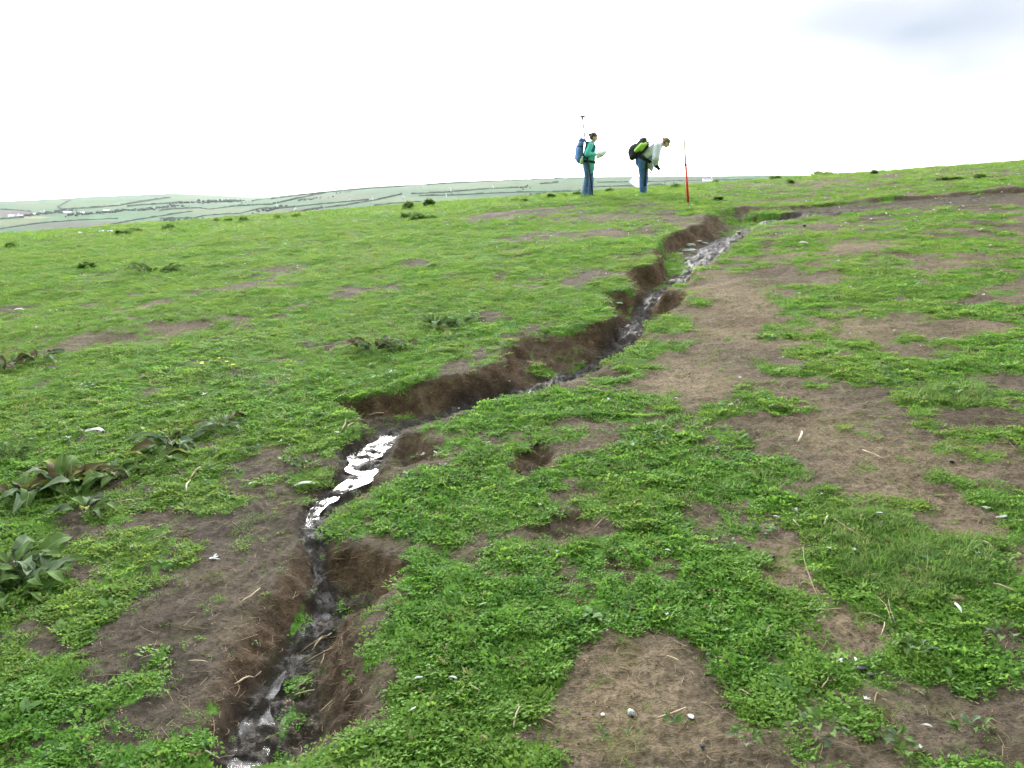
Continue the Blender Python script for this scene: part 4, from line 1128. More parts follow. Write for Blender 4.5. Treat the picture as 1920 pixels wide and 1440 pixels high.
blob('top_lid', [('c', bk2(.36, .25, -.09), bk2(.36, .25, .09), .075, .075), ('c', bk2(.33, .30, -.07), bk2(.33, .30, .07), .06, .06)], M_DARKPACK, b2, .013, 3)
for sy in (-1, 1):
    blob('side_panel', [('c', bk2(.02, .25, sy * .165), bk2(.20, .22, sy * .195), .060, .075), ('c', bk2(.12, .18, sy * .185), bk2(.30, .17, sy * .195), .058, .045)], M_LIME, b2, .012, 3)
    ribbon('shoulder_strap', [bk2(.36, .17, sy * .10), Vector((.27, sy * .12, 1.395)), Vector((.38, sy * .125, 1.375)), Vector((.44, sy * .13, 1.28)), Vector((.36, sy * .20, 1.12)), Vector((.20, sy * .235, 1.0)), Vector((.06, sy * .20, .93))], .05, .014, M_BLACK, b2)
ribbon('haul_loop', [bk2(.40, .20), bk2(.45, .17), bk2(.42, .12)], .03, .012, M_BLACK, b2)
ribbon('hip_belt', [bk2(-.05, .14, -.16), Vector((-.02, -.215, .95)), Vector((.10, -.20, .90)), Vector((.20, -.12, .85)), Vector((.235, 0, .84))], .085, .016, M_BLACK, b2, (.3, 0, 1))
ribbon('hanging_strap', [Vector((.08, -.225, .92)), Vector((.06, -.215, .70)), Vector((.055, -.20, .45)), Vector((.045, -.19, .26))], .05, .01, M_BLACK, b2, (1, 0, 0))
cm = empty('camera', p2.location)
cm.name = 'hand_camera'
tag(cm, 'black camera held below the chest of the bending person', 'camera')
cb = blob('camera_body', [('c', (.36, -.14, .765), (.36, .02, .765), .05, .05), ('c', (.33, -.12, .79), (.33, .0, .79), .04, .04), ('e', (.35, -.06, .83), (.035, .035, .03))], M_BLACK, cm, .009, 2)
ln = rod('lens', [(.38, -.06, .745), (.43, -.065, .69), (.445, -.067, .675)], [.040, .042, .042], M_BLACK, cm, 16)
rod('lens_ring', [(.437, -.066, .683), (.444, -.067, .676)], .0445, M_METAL, ln, 16)
# folded sheet hanging from the far hand, seen behind the knees
V = [(x_, .22 + (z_ - .22) * 1.1, z_) for x_, z_ in ((-.29, .40), (-.17, .52), (.10, .54), (.215, .33), (.12, .22), (-.12, .25))]
sh2 = mesh_obj('map_sheet', V + [(v[0], v[1] + .006, v[2]) for v in V], [(0, 5, 4, 3, 2, 1), (6, 7, 8, 9, 10, 11)] + [(k, (k + 1) % 6, 6 + (k + 1) % 6, 6 + k) for k in range(6)], M_PAPER, None, False)
sh2.location = p2.location
tag(sh2, 'white paper sheet hanging behind the knees of the bending person', 'paper')

# ------------------------------------------------------------------ ranging pole
xa, d3, _z3 = put([1291], [385])[0]
rp = empty('ranging_pole', (xa, d3, Hz(xa, d3) - .03))
rp.scale = (1, 1, d3 / 20.6)
rp.rotation_euler = (0, R(-6.2), 0)
tag(rp, 'tall ranging pole, red below and white above, standing on the mound', 'ranging pole')
rod('red_section', [(0, 0, .10), (0, 0, 1.02)], .027, M_RED, rp, 12)
rod('white_section', [(0, 0, 1.02), (0, 0, 1.98)], .021, M_WHITEP, rp, 12)
rod('pole_tip', [(0, 0, -.06), (0, 0, .02), (0, 0, .10)], [.004, .016, .017], M_METAL, rp, 12)
rod('joint_collar', [(0, 0, 1.0), (0, 0, 1.05)], .028, M_BLACK, rp, 12)
# ------------------------------------------------------------------ broad-leaved dock plants, every leaf a part
def dock_leaf_mesh(name, L, W, droop, wave, mat, rs_):
    V, Fc = [], []
    N = 7
    ph = rs_.random() * 6
    for i in range(N):
        t = i / (N - 1)
        w = W * (.10 if t == 0 else math.sin(math.pi * min(1, (t * .92 + .06)) ** .8) ** .75)
        if i == N - 1: w = W * .06
        r = L * (t - .10 * droop * t * t)
        z = L * (.55 * t - (.25 + .6 * droop) * t * t)
        for s in (-1, -.5, 0, .5, 1):
            ed = abs(s)
            V.append((r, s * w * .5, z + .22 * w * ed + wave * W * ed * math.sin(t * 11 + ph + s * 2) * .5))
    for i in range(N - 1):
        for a in range(4):
            Fc.append((i * 5 + a, i * 5 + a + 1, i * 5 + 6 + a, i * 5 + 5 + a))
    me = bpy.data.meshes.new(name); me.from_pydata(V, [], Fc)
    me.polygons.foreach_set('use_smooth', [True] * len(me.polygons)); me.materials.append(mat)
    return me
def dockmat(name, c0, c1, rib, trans=.25):
    b = NT(name)
    co = b.n('TexCoord').outputs['Object']
    f = b.noise(22, 5, .65, co)
    rnd = b.n('ObjectInfo').outputs['Random']
    c = b.mix(b.ramp(f, [(.35, c0), (.68, c1)]), b.ramp(rnd, [(0, c0), (1, c1)]), .4)
    sx = b.n('SeparateXYZ'); b.set(sx.inputs[0], co)
    mid = b.math('LESS_THAN', b.math('ABSOLUTE', sx.outputs[1]), .0022)
    c = b.mix(c, rib, b.math('MULTIPLY', mid, .6))
    tr = b.n('BsdfTranslucent'); b.set(tr.inputs['Color'], c)
    mx = b.n('MixShader'); b.set(mx.inputs[0], trans)
    b.set(mx.inputs[1], b.bsdf(c, .75, .06, b.bump(f, .4, .004))); b.set(mx.inputs[2], tr.outputs[0])
    return b.done(mx.outputs[0])
M_DOCK = dockmat('dock_leaf', (.050, .095, .024), (.100, .165, .050), (.20, .24, .10))
M_DOCKB = dockmat('withered_dock_leaf', (.050, .046, .022), (.115, .095, .050), (.15, .125, .07), .15)
M_DOCKY = dockmat('yellowing_dock_leaf', (.12, .155, .030), (.21, .215, .055), (.24, .25, .11))
M_DOCKG = dockmat('grey_green_dock_leaf', (.075, .115, .060), (.135, .185, .110), (.20, .24, .14))
M_STALK = plain('dock_stalk', (.15, .16, .06), .7, .2, .3, 20)
rs = random.Random(5)
DLM = {k: [dock_leaf_mesh('dock_leaf', .15 + .02 * j, .055 + .006 * (j % 3), .35 + .25 * j, .28, mt, rs) for j in range(4)] for k, mt in (('g', M_DOCK), ('b', M_DOCKB), ('y', M_DOCKY), ('s', M_DOCKG))}
DLM['r'] = [dock_leaf_mesh('small_leaf', .075 + .012 * j, .042 + .005 * j, .3 + .2 * j, .25, (M_DOCK, M_DOCKG, M_DOCK)[j], rs) for j in range(3)]
def dock(px, py, n, size, mix, lab, upright=.5, spread=.06, stalk=0, wide=1.0):
    if size < .6: mix, n = 'r', int(n * 1.3)
    else: n, size = int(n * 1.5), size * .84
    p = put([px], [py])[0]
    e = empty('dock_plant', p, rs.random() * 6.28)
    tag(e, lab, 'plant', 'broad-leaved plants on the slope')
    for k in range(n):
        kind = rs.choice(mix)
        me = rs.choice(DLM[kind])
        o = bpy.data.objects.new('leaf', me)
        a = k * 2.4 + rs.uniform(-.4, .4)
        r = spread * (.25 + rs.random())
        o.location = (math.cos(a) * r * wide, math.sin(a) * r, .012 + .02 * rs.random())
        lift = upright * rs.uniform(-.1, 1.3)
        o.rotation_euler = (rs.uniform(-.7, .7), -lift, a + rs.uniform(-.9, .9))
        s = size * rs.uniform(.65, 1.2)
        o.scale = (s, s * rs.uniform(.85, 1.15), s)
        link(o, e)
    for k in range(stalk):
        h = rs.uniform(.10, .2) * size
        rod('stalk', [(.01 * k, 0, 0), (.02 * k + .01, .01, h * .5), (.03 * k, .02, h)], [.004, .0035, .002], M_STALK, e, 5)
    return e
dock(125, 910, 22, 1.05, 'ggbbbys', 'large dark dock plant with withered brown leaves at left', .75, .085, 2, 1.2)
dock(205, 895, 12, .95, 'ggsyb', 'dock leaves spreading right beside the large withered dock', .35, .06, 0)
dock(50, 930, 12, 1.05, 'ggsb', 'dock with flat broad leaves left of the large withered dock', .25, .07, 0)
dock(165, 960, 9, .8, 'gsys', 'low dock leaves in front of the large withered dock', .15, .06, 0)
dock(325, 838, 15, .95, 'ssgsgb', 'grey green dock cluster in the middle of the left slope', .4, .09, 1, 1.4)
dock(415, 805, 12, .9, 'ssbgs', 'dusty dock leaves at the right end of the grey green cluster', .3, .07, 2, 1.3)
dock(300, 865, 7, .8, 'sgyg', 'few dock leaves below the grey green cluster', .2, .06, 0)
dock(30, 1070, 14, 1.05, 'ggsg', 'big flat green dock at the lower left edge', .3, .08, 0)
dock(75, 1085, 8, .85, 'gsg', 'smaller dock right beside the big flat one at lower left', .2, .06, 0)
dock(15, 1120, 8, .85, 'ggs', 'green dock cut by the left edge of the picture', .25, .06, 0)
dock(20, 858, 8, .9, 'gggb', 'green dock at the left edge above the withered one', .6, .05, 0)
dock(20, 690, 12, 1.0, 'bsgb', 'brownish withered plant clump at far left of the slope', .4, .09, 0, 1.6)
dock(70, 676, 10, 1.0, 'bsgs', 'right half of the withered clump at far left', .35, .09, 0, 1.6)
dock(705, 655, 16, 1.05, 'bbsbg', 'shrivelled brown dock on the green slope left of the gully', .55, .10, 1, 1.3)
dock(750, 650, 7, .8, 'sgb', 'few stray dock leaves right of the shrivelled brown dock', .3, .08, 1)
dock(822, 612, 12, 1.1, 'gssg', 'dark dock with shiny leaves near the gully edge', .5, .08, 2, 1.2)
dock(855, 608, 7, .9, 'sgg', 'few pale dock leaves right of the shiny dock', .3, .07, 0)
dock(565, 880, 10, .55, 'sgs', 'small grey green plant on the bare bank beside the stream', .45, .04, 0)
dock(468, 852, 7, .5, 'gsg', 'small dark plant in the thin turf left of the stream', .4, .04, 0)
dock(1130, 815, 6, .40, 'gsg', 'small rosette plant on the turf right of the gully', .3, .03, 0)
dock(1715, 1225, 9, .50, 'sgs', 'pale silvery rosette plant on the lower right turf', .25, .03, 0)
dock(1540, 1380, 12, .42, 'gggs', 'leafy green plant at the bottom right of the bare patch', .45, .04, 0)
dock(1680, 1400, 10, .40, 'sgs', 'silvery green plant near the bottom right corner', .35, .04, 0)
dock(1880, 1200, 8, .40, 'ggs', 'small green plant near the right edge by the bare soil', .35, .035, 0)
dock(1820, 1380, 8, .36, 'gg', 'small sprout on bare soil in the bottom right corner', .4, .03, 0)
dock(1398, 1400, 8, .36, 'gg', 'small leafy sprout at the bottom of the dry bare patch', .4, .03, 0)
dock(1125, 1395, 5, .26, 'gg', 'tiny sprout left of centre on the dry bare patch', .5, .015, 0)
dock(1255, 1365, 5, .28, 'gg', 'tiny sprout beside the speckled pellet on the dry patch', .5, .015, 0)
dock(1190, 1392, 5, .24, 'gy', 'tiny yellowish sprout below the speckled pellet', .4, .015, 0)
dock(290, 512, 12, 1.6, 'gyg', 'wide rough green plant high on the left slope', .6, .16, 0, 1.6)
# plant with yellow flowers
yp = dock(425, 703, 18, .55, 'gggs', 'low dark green plant with small yellow flowers on the left slope', .5, .13, 0, 1.8)
M_YEL = plain('yellow_petal', (.75, .58, .02), .6, .2, .1, 20)
for k, (ox, oy) in enumerate([(-.17, .05), (.16, -.05), (.10, .13), (.05, .16), (-.02, .0)]):
    V = [(ox, oy, .10)] + [(ox + .014 * math.cos(a), oy + .014 * math.sin(a), .103 + .004 * (q % 2)) for q, a in enumerate(np.linspace(0, 6.283, 11)[:-1])]
    fl_ = mesh_obj('flower', V, [(0, q + 1, (q + 1) % 10 + 1) for q in range(10)], M_YEL, yp)
    rod('flower_stem', [(ox, oy, 0), (ox, oy, .10)], .002, M_STALK, fl_, 4)

# ------------------------------------------------------------------ tufts and bushes along the brow of the slope
M_BUSH = leafy('bush_leaf', [(0, (.070, .145, .036)), (.5, (.105, .185, .050)), (1, (.150, .220, .066))], .5, .7, .1)
M_STEM = plain('woody_stem', (.08, .06, .04), .9, .1, .3, 20)
def brow(px, py):
    """the ground point at or just under a picture point on the skyline"""
    for k in range(14):
        p = put([px], [py + k])[0]
        if p[1] < 48: return p
    return p
def bush(px, py, wpx, hpx, lab, name='shrub'):
    p = brow(px, py)
    k = math.hypot(p[0], p[1]) / F_PX
    W, Hh = wpx * k, hpx * k * 1.25
    e = empty(name, p)
    tag(e, lab, 'shrub', 'dark shrubs and tufts on the brow of the slope')
    V, Fc = [], []
    n = int(min(900, 140 + 9 * wpx * hpx ** .5))
    lobes = [(rs.uniform(-.36, .36), rs.uniform(-.3, .3), rs.uniform(.55, 1)) for _ in range(max(3, int(wpx / 8)))]
    for _ in range(n):
        lx, ly, lh = rs.choice(lobes)
        a, c_ = rs.random() * 6.283, rs.random() ** .5
        r = .26 * W
        x, y = lx * W + r * c_ * math.cos(a), ly * W + r * c_ * math.sin(a)
        z = Hh * lh * (.05 + .8 * rs.random()) * math.sqrt(max(.05, 1 - c_ * c_ * .8))
        s_ = max(.035, .9 * k) * rs.uniform(1.6, 3.2)
        leaf_faces(V, Fc, (x, y, z), rs.random() * 6.283, rs.uniform(-.3, 1.3), s_ * 1.2, s_ * .55, .3, .4, 1)
    mesh_obj('crown', V, Fc, M_BUSH, e)
    rod('stem', [(0, 0, -.05), (.02, .01, Hh * .3), (.0, .03, Hh * .6)], [.018, .014, .008], M_STEM, e, 5)
BUSHES = [(770,391,22,12,'rounded dark shrub on the brow, left one of a close pair'),(806,386,24,11,'rounded dark shrub on the brow, right one of a close pair'),(762,409,18,8,'low dark tuft below the pair of shrubs, left part'),
          (797,412,44,10,'wide low dark shrub below the pair on the brow'),(1031,374,18,10,'round dark tuft left of the person in teal'),(1058,370,12,6,'small tuft just left of the teal person'),
          (1082,369,14,10,'tuft at the heels of the person in teal'),(966,380,16,7,'small dark tuft midway between the shrub pair and the teal person'),(982,380,14,6,'tiny tuft right beside another midway on the brow'),
          (1146,361,16,7,'dark tuft on the brow between the two walkers'),(1264,353,20,8,'dark tuft on the brow left of the striped pole'),(1340,343,14,6,'small tuft on the brow right of the striped pole'),
          (1454,335,18,6,'small dark bush on the brow left of the big one'),(1546,329,40,10,'big twin-topped bush standing on the right skyline'),(1640,326,8,5,'tiny bush on the skyline right of the big one'),
          (517,411,20,9,'dark round shrub on the left part of the brow'),(556,408,18,6,'low shrub just right of the round one at left'),(458,415,14,7,'small dark shrub left of the round one on the brow'),
          (406,417,10,6,'leftmost small dark bush above the orange bracken'),(428,416,12,5,'low bush beside the leftmost small bush on the brow'),(318,432,28,10,'wide dark shrub beside the two standing gulls'),
          (258,436,22,7,'dark scrub in front of the two standing gulls'),(232,440,24,6,'low scrub left of the standing gulls'),(160,504,24,9,'lone dark tuft out on the left slope'),
          (25,464,16,7,'dark tuft near the left edge below the brow'),
          (1480,345,12,5,'tiny tuft on the upper right slope'),(1780,338,30,5,'low dark tuft high on the right slope'),(1840,334,24,5,'flat dark tuft high on the right slope near the edge'),
          (1345,376,14,5,'small tuft on green turf right of the striped pole')]
for b in BUSHES: bush(*b)

# ------------------------------------------------------------------ stones in the gully
M_STONE = plain('pale_grey_stone', (.36, .36, .35), .85, .25, .3, 14)
def stone(px, py, wpx, flat, lab, rz=0.0):
    p = put([px], [py])[0]
    s = wpx / F_PX * p[1] * .5
    bm = bmesh.new(); bmesh.ops.create_icosphere(bm, subdivisions=3, radius=1)
    of = rs.random() * 40
    for v in bm.verts:
        n = v.co.normalized()
        d = 1 + .30 * float(fbm(np.array([n.x * 1.3 + of]), np.array([n.y * 1.3 + n.z * 1.7]), 1.0, 3)[0])
        v.co = Vector((n.x * d, n.y * d * .7, max(-.5, n.z * d) * flat)) * s
        if v.co.z > .75 * flat * s: v.co.z = .75 * flat * s + (v.co.z - .75 * flat * s) * .25
    me = bpy.data.meshes.new('stone'); bm.to_mesh(me); bm.free()
    me.materials.append(M_STONE)
    o = link(bpy.data.objects.new('stone', me)); o.location = (p[0], p[1], p[2] + .2 * flat * s); o.rotation_euler = (rs.uniform(-.15, .15), rs.uniform(-.15, .15), rz)
    tag(o, lab, 'stone', 'grey stones lying in the gully')
for a in [(1295,461,18,.5,'upper thick grey stone beside the mossy hump in the gully',.2),(1292,471,25,.32,'largest flat slab-like stone by the mossy hump',-.35),(1274,477,15,.35,'flat stone at the lower edge of the mossy hump',-.3),
          (1260,488,15,.4,'grey stone furthest left below the mossy hump',-.2),(1261,530,12,.6,'rounded stone on the left shore by the stream bend',0),(1291,522,8,.8,'small whitish stone standing in the stream',1.0),
          (1311,453,10,.4,'small stone just upstream of the thick one',0),(1322,456,12,.3,'thin flat stone lying at the stream edge near the top',.1),(1296,478,9,.4,'pebble tucked against the largest flat slab',.3),
          (1276,519,7,.5,'pebble upstream of the rounded shore stone',0),(1162,569,12,.35,'pale flat stone under the left bank scoop',.2),(954,752,8,.6,'pale pebble at the water in the middle gully',0),
          (1245,592,6,.6,'small pale stone on the right mud shore',0),(1385,437,10,.4,'dark flat stone in the upper stream riffle',.4)]:
    stone(*a)

# ------------------------------------------------------------------ feathers
def feathermat():
    b = NT('white_feather')
    co = b.n('TexCoord').outputs['Object']
    c = b.ramp(b.noise(60, 3, .6, co), [(.3, (.50, .51, .53)), (.7, (.76, .76, .76))])
    tr = b.n('BsdfTranslucent'); b.set(tr.inputs['Color'], c)
    mx = b.n('MixShader'); b.set(mx.inputs[0], .35); b.set(mx.inputs[1], b.bsdf(c, .8, .1)); b.set(mx.inputs[2], tr.outputs[0])
    return b.done(mx.outputs[0])
M_FEATH = feathermat()
def quill_mesh(name, L, W, curl):
    V, Fc = [], []
    N = 9
    for i in range(N):
        t = i / (N - 1)
        w = W * (0.12 if t < .15 else math.sin(math.pi * min(1, (t - .1) / .93)) ** .5)
        if i == N - 1: w = .02 * W
        ang = curl * t
        x = L * (math.sin(ang) / curl if abs(curl) > .01 else t); y = L * ((1 - math.cos(ang)) / curl if abs(curl) > .01 else 0)
        for s in (-1, 0, 1):
            V.append((x - s * w * .5 * math.sin(ang), y + s * w * .5 * math.cos(ang), .006 + .35 * W * (1 - abs(s)) + L * .10 * math.sin(t * 3.1)))
    for i in range(N - 1):
        Fc += [(i * 3, i * 3 + 1, i * 3 + 4, i * 3 + 3), (i * 3 + 1, i * 3 + 2, i * 3 + 5, i * 3 + 4)]
    me = bpy.data.meshes.new(name); me.from_pydata(V, [], Fc); me.polygons.foreach_set('use_smooth', [True] * len(me.polygons)); me.materials.append(M_FEATH)
    return me
def down_mesh(name, r, n, rs_):
    """a tuft of loose barbs"""
    V, Fc = [], []
    for _ in range(n):
        a, e_ = rs_.random() * 6.283, rs_.uniform(.05, 1.3)
        d = Vector((math.cos(a) * math.cos(e_), math.sin(a) * math.cos(e_), math.sin(e_) * .7))
        l = r * rs_.uniform(.6, 1.2); sd = Vector((-math.sin(a), math.cos(a), 0)) * r * .13
        b = len(V)
        mid = d * l * .55 + Vector((0, 0, .08 * r))
        V += [Vector((0, 0, .003)) - sd * .4, Vector((0, 0, .003)) + sd * .4, mid + sd, mid - sd, d * l]
        Fc += [(b, b + 1, b + 2, b + 3), (b + 3, b + 2, b + 4)]
    me = bpy.data.meshes.new(name); me.from_pydata(V, [], Fc); me.materials.append(M_FEATH)
    return me
QM = [quill_mesh('feather', .06, .014, c) for c in (.3, .9, -.7, 1.6)] 
DM = [down_mesh('feather', .02, 16, rs) for _ in range(4)]
def feather(px, py, size_px, kind, lab, ang=None, group='white feathers scattered on the slope', up=.012):
    p = put([px], [py])[0] if np.ndim(px) == 0 else px
    k = math.hypot(p[0], p[1]) / F_PX
    me = rs.choice(QM) if kind == 'q' else rs.choice(DM)
    base = .06 if kind == 'q' else .042
    o = bpy.data.objects.new('feather', me)
    s = max(.45, (size_px if kind == 'q' else .85 * size_px) * k / base)
    o.scale = (s, s, s)
    o.location = (p[0], p[1], p[2] + up)
    o.rotation_euler = (rs.uniform(-.3, .3), rs.uniform(-.25, .1), rs.random() * 6.283 if ang is None else ang)
    link(o); tag(o, lab, 'feather', group)
    return o
NEAR = [(160,824,42,'q','long straight white quill feather on turf above the withered dock',.42,.03),(128,830,16,'d','round white feather tuft left of the long quill',None,.03),(337,790,16,'d','white down tuft on top of the grey green dock cluster',None,.06),
 (385,760,18,'d','white down caught on a stalk above the dock cluster',None,.07),(268,813,14,'d','white tuft left of the grey green dock cluster',None,.03),(153,727,12,'d','pale feather tuft on the open left slope',None,.02),
 (633,818,15,'d','white feather tuft on the turf edge above the bright pool',None,.02),(524,836,12,'q','small grey white feather on thin turf left of the stream',None,.02),(473,913,13,'q','small white feather on muddy turf left of the stream',None,.02),
 (552,920,40,'q','long pale feather lying on mud beside the stream bend',.7,.012),(400,1049,32,'d','large white down patch on the bare mud at lower left',None,.004),(247,1036,20,'d','white fluff caught on a straw at lower left',None,.02),
 (730,706,14,'q','white upturned feather on turf above the gully bank',1.2,.02),(793,856,18,'d','white feather lying in the small scooped hollow',None,.01),(823,856,15,'q','thin white feather at right end of the scooped hollow',None,.012),
 (758,890,10,'d','small white fleck on mud right of the bright pool',None,.01),(1140,759,15,'d','fluffy white tuft on turf right of the middle gully',None,.03),(1186,845,13,'d','small white tuft on turf below the burrow hollow',None,.03),
 (1387,711,13,'d','white tuft on the dry bare soil right of the gully',None,.01),(1446,768,16,'d','bright white tuft beside the dug turf on the right slope',None,.02),(1012,959,13,'d','pale blue white tuft on turf above the brown scrape',None,.03),
 (1043,1047,13,'d','small white tuft in the chickweed carpet at lower centre',None,.03),(1246,1046,10,'q','thin pale feather lying in the chickweed right of the scrape',None,.03),(1492,961,24,'d','clump of grey white down on the bare soil',None,.005),
 (1541,931,15,'d','smaller grey down clump above the bare soil clump',None,.01),(1848,958,20,'d','scattered white down near the right edge, upper bit',None,.01),(1866,978,26,'q','scattered white down near the right edge, lower bit',None,.01),
 (1800,1168,30,'q','curled white feather on turf at right',1.3,.03),(1640,985,12,'q','small pale feather on the long grass patch',None,.05),(1622,1331,26,'d','white down patch on turf in the lower right',None,.03),
 (1575,1258,22,'d','white tuft on chickweed right of the dark scrap',None,.03),(1600,1252,14,'q','white feather right next to a tuft at lower right',None,.03),(1512,1222,10,'d','white fleck on the bare soil strip at lower right',None,.01),
 (774,1300,24,'q','curved white feather on the chickweed carpet at bottom centre',.9,.04),(766,1360,20,'q','short white feather low on the chickweed carpet',.6,.04),(842,1295,22,'q','pale tan feather on the chickweed carpet',-.2,.04),
 (845,1130,9,'d','tiny white fleck high in the chickweed carpet',None,.04),(1722,1420,16,'d','white fluff at the bottom edge right of centre',None,.03),(1725,1380,14,'q','pale feather near the bottom right corner',None,.03),
 (1832,1040,16,'d','faint white tuft on the bare soil at right',None,.01),(1554,1052,12,'d','small white tuft on the left side of the long grass',None,.05),(1600,1055,10,'d','faint white tuft amid the long grass',None,.05),
 (1462,980,8,'q','thin bright feather by the grey down clump',None,.02),(1250,1168,9,'d','tiny white speck in the lower chickweed',None,.03)]
for a in NEAR: feather(*a[:5], a[5], up=a[6])
MID = [(45,584,13,'q','white feather furthest left on the slope'),(93,585,12,'d','white speck beside the leftmost feather'),(68,617,11,'d','white speck below the leftmost feather'),(423,534,9,'d','white feather above the long bare streak'),
 (354,560,8,'d','white fleck on the long bare streak'),(562,586,9,'d','white tuft on green turf in mid left slope'),(720,599,9,'d','white tuft left of the shiny dock'),(600,520,7,'d','tiny white tuft above mid left slope'),(1015,517,11,'d','bright white tuft on turf left of the gully scoop'),
 (943,534,7,'d','faint white tuft left of the bright one by the scoop'),(932,467,8,'d','white tuft on the brown worn slope'),(907,604,7,'d','white fleck by the bare spot near the shiny dock'),(1720,536,11,'d','white tuft on the dark tuft of the right slope'),
 (1843,556,13,'d','blue white tuft far right on the slope'),(1572,492,11,'d','white tuft on the upper right turf'),(1594,541,8,'d','white fleck left of the dark tuft at right'),(1498,553,9,'d','white tuft above the right bare streak'),(1857,463,12,'d','white tuft near the right edge high up'),
 (1837,434,16,'d','broad white tuft near the right edge below the mud channel'),(1515,461,20,'q','white streak feather on the upper right slope'),(1500,458,10,'d','small tuft left of the white streak feather'),(1700,433,12,'d','white tuft on the near side of the mud channel'),
 (1585,420,10,'d','white tuft near the mud channel at centre right'),(1538,421,7,'d','small white tuft left of another by the mud channel'),(1663,404,10,'q','greenish white feather close to the mud channel'),(1676,623,9,'d','white fleck on the bare soil at right'),
 (1640,600,8,'d','tiny white tuft above the bare soil at right'),(1468,673,7,'d','tiny white tuft right of the dry bare soil'),(1265,751,10,'q','pale feather on the dry bare soil'),(1270,780,9,'d','white fleck at the lower edge of the dry soil'),
 (1150,573,14,'q','white feather under the left bank'),(953,752,9,'d','white fleck at the water edge in the middle gully'),(1207,664,7,'d','tiny white tuft on the right lip of the gully'),(955,719,8,'d','white fleck on the wet floor under the bank')]
for a in MID: feather(*a[:5])
# far specks nothing tells apart
n = 0
cand = []
for _ in range(1200):
    px, py = rs.uniform(5, 1915), rs.uniform(320, 560)
    cand.append((px, py))
cp = put([c[0] for c in cand], [c[1] for c in cand])
FARN = []
for c, p in zip(cand, cp):
    if not (11 < p[1] < 45): continue
    if abs(project(p[0], p[1], p[2])[1] - c[1]) > 2: continue
    if c[1] > 470 and rs.random() < .6: continue
    f_ = fields(np.array([p[0]]), np.array([p[1]]))
    if f_['q'][0] < 3 or f_['bank'][0] > .2: continue
    FARN.append(p)
rs.shuffle(FARN)
for p in FARN[:180]:
    feather(p, None, rs.uniform(4.8, 8.5), 'd', 'tiny white feather speck on the far part of the grassy slope', None, 'tiny far feather specks on the slope', .02)

cand = [(rs.uniform(20, 1900), rs.uniform(480, 780)) for _ in range(40)]
for (cx_, cy_), p in zip(cand, put([c[0] for c in cand], [c[1] for c in cand])):
    if fields(np.array([p[0]]), np.array([p[1]]))['q'][0] > 4:
        feather(p, None, rs.uniform(5, 8), 'd', 'small white down fleck on turf of the middle slope', None, 'small down flecks on the middle slope', .02)
# ------------------------------------------------------------------ twigs and dry stalks
M_TWIG = plain('bleached_twig', (.31, .25, .175), .85, .2, .3, 30)
M_TWIGD = plain('wet_brown_twig', (.15, .105, .068), .8, .25, .35, 30)
M_BONE = plain('pale_bone', (.52, .47, .37), .7, .3, .12, 30)
def twig(x0, y0, x1, y1, th_px, mat, lab, bend=.045, lift=.010, name='twig', cat='twig'):
    P2 = put([x0, x1], [y0, y1])
    a, b = Vector(P2[0]), Vector(P2[1])
    L = (b - a).length
    sd = (b - a).cross(Vector((0, 0, 1))).normalized()
    bd = bend * L * rs.choice((-1, 1))
    r = th_px / F_PX * a.y * .40
    pts = []
    for t in (0, .25, .5, .75, 1):
        q = a.lerp(b, t) + sd * bd * math.sin(math.pi * t)
        q.z = max(q.z, Hz(q.x, q.y)) + lift + r + .3 * bend * L * math.sin(math.pi * t)
        pts.append(q - a)
    o = rod(name, pts, [r * .75, r, r * .95, r, r * .6], mat, None, 6)
    o.location = a
    tag(o, lab, cat, 'twigs and dry stalks lying about')
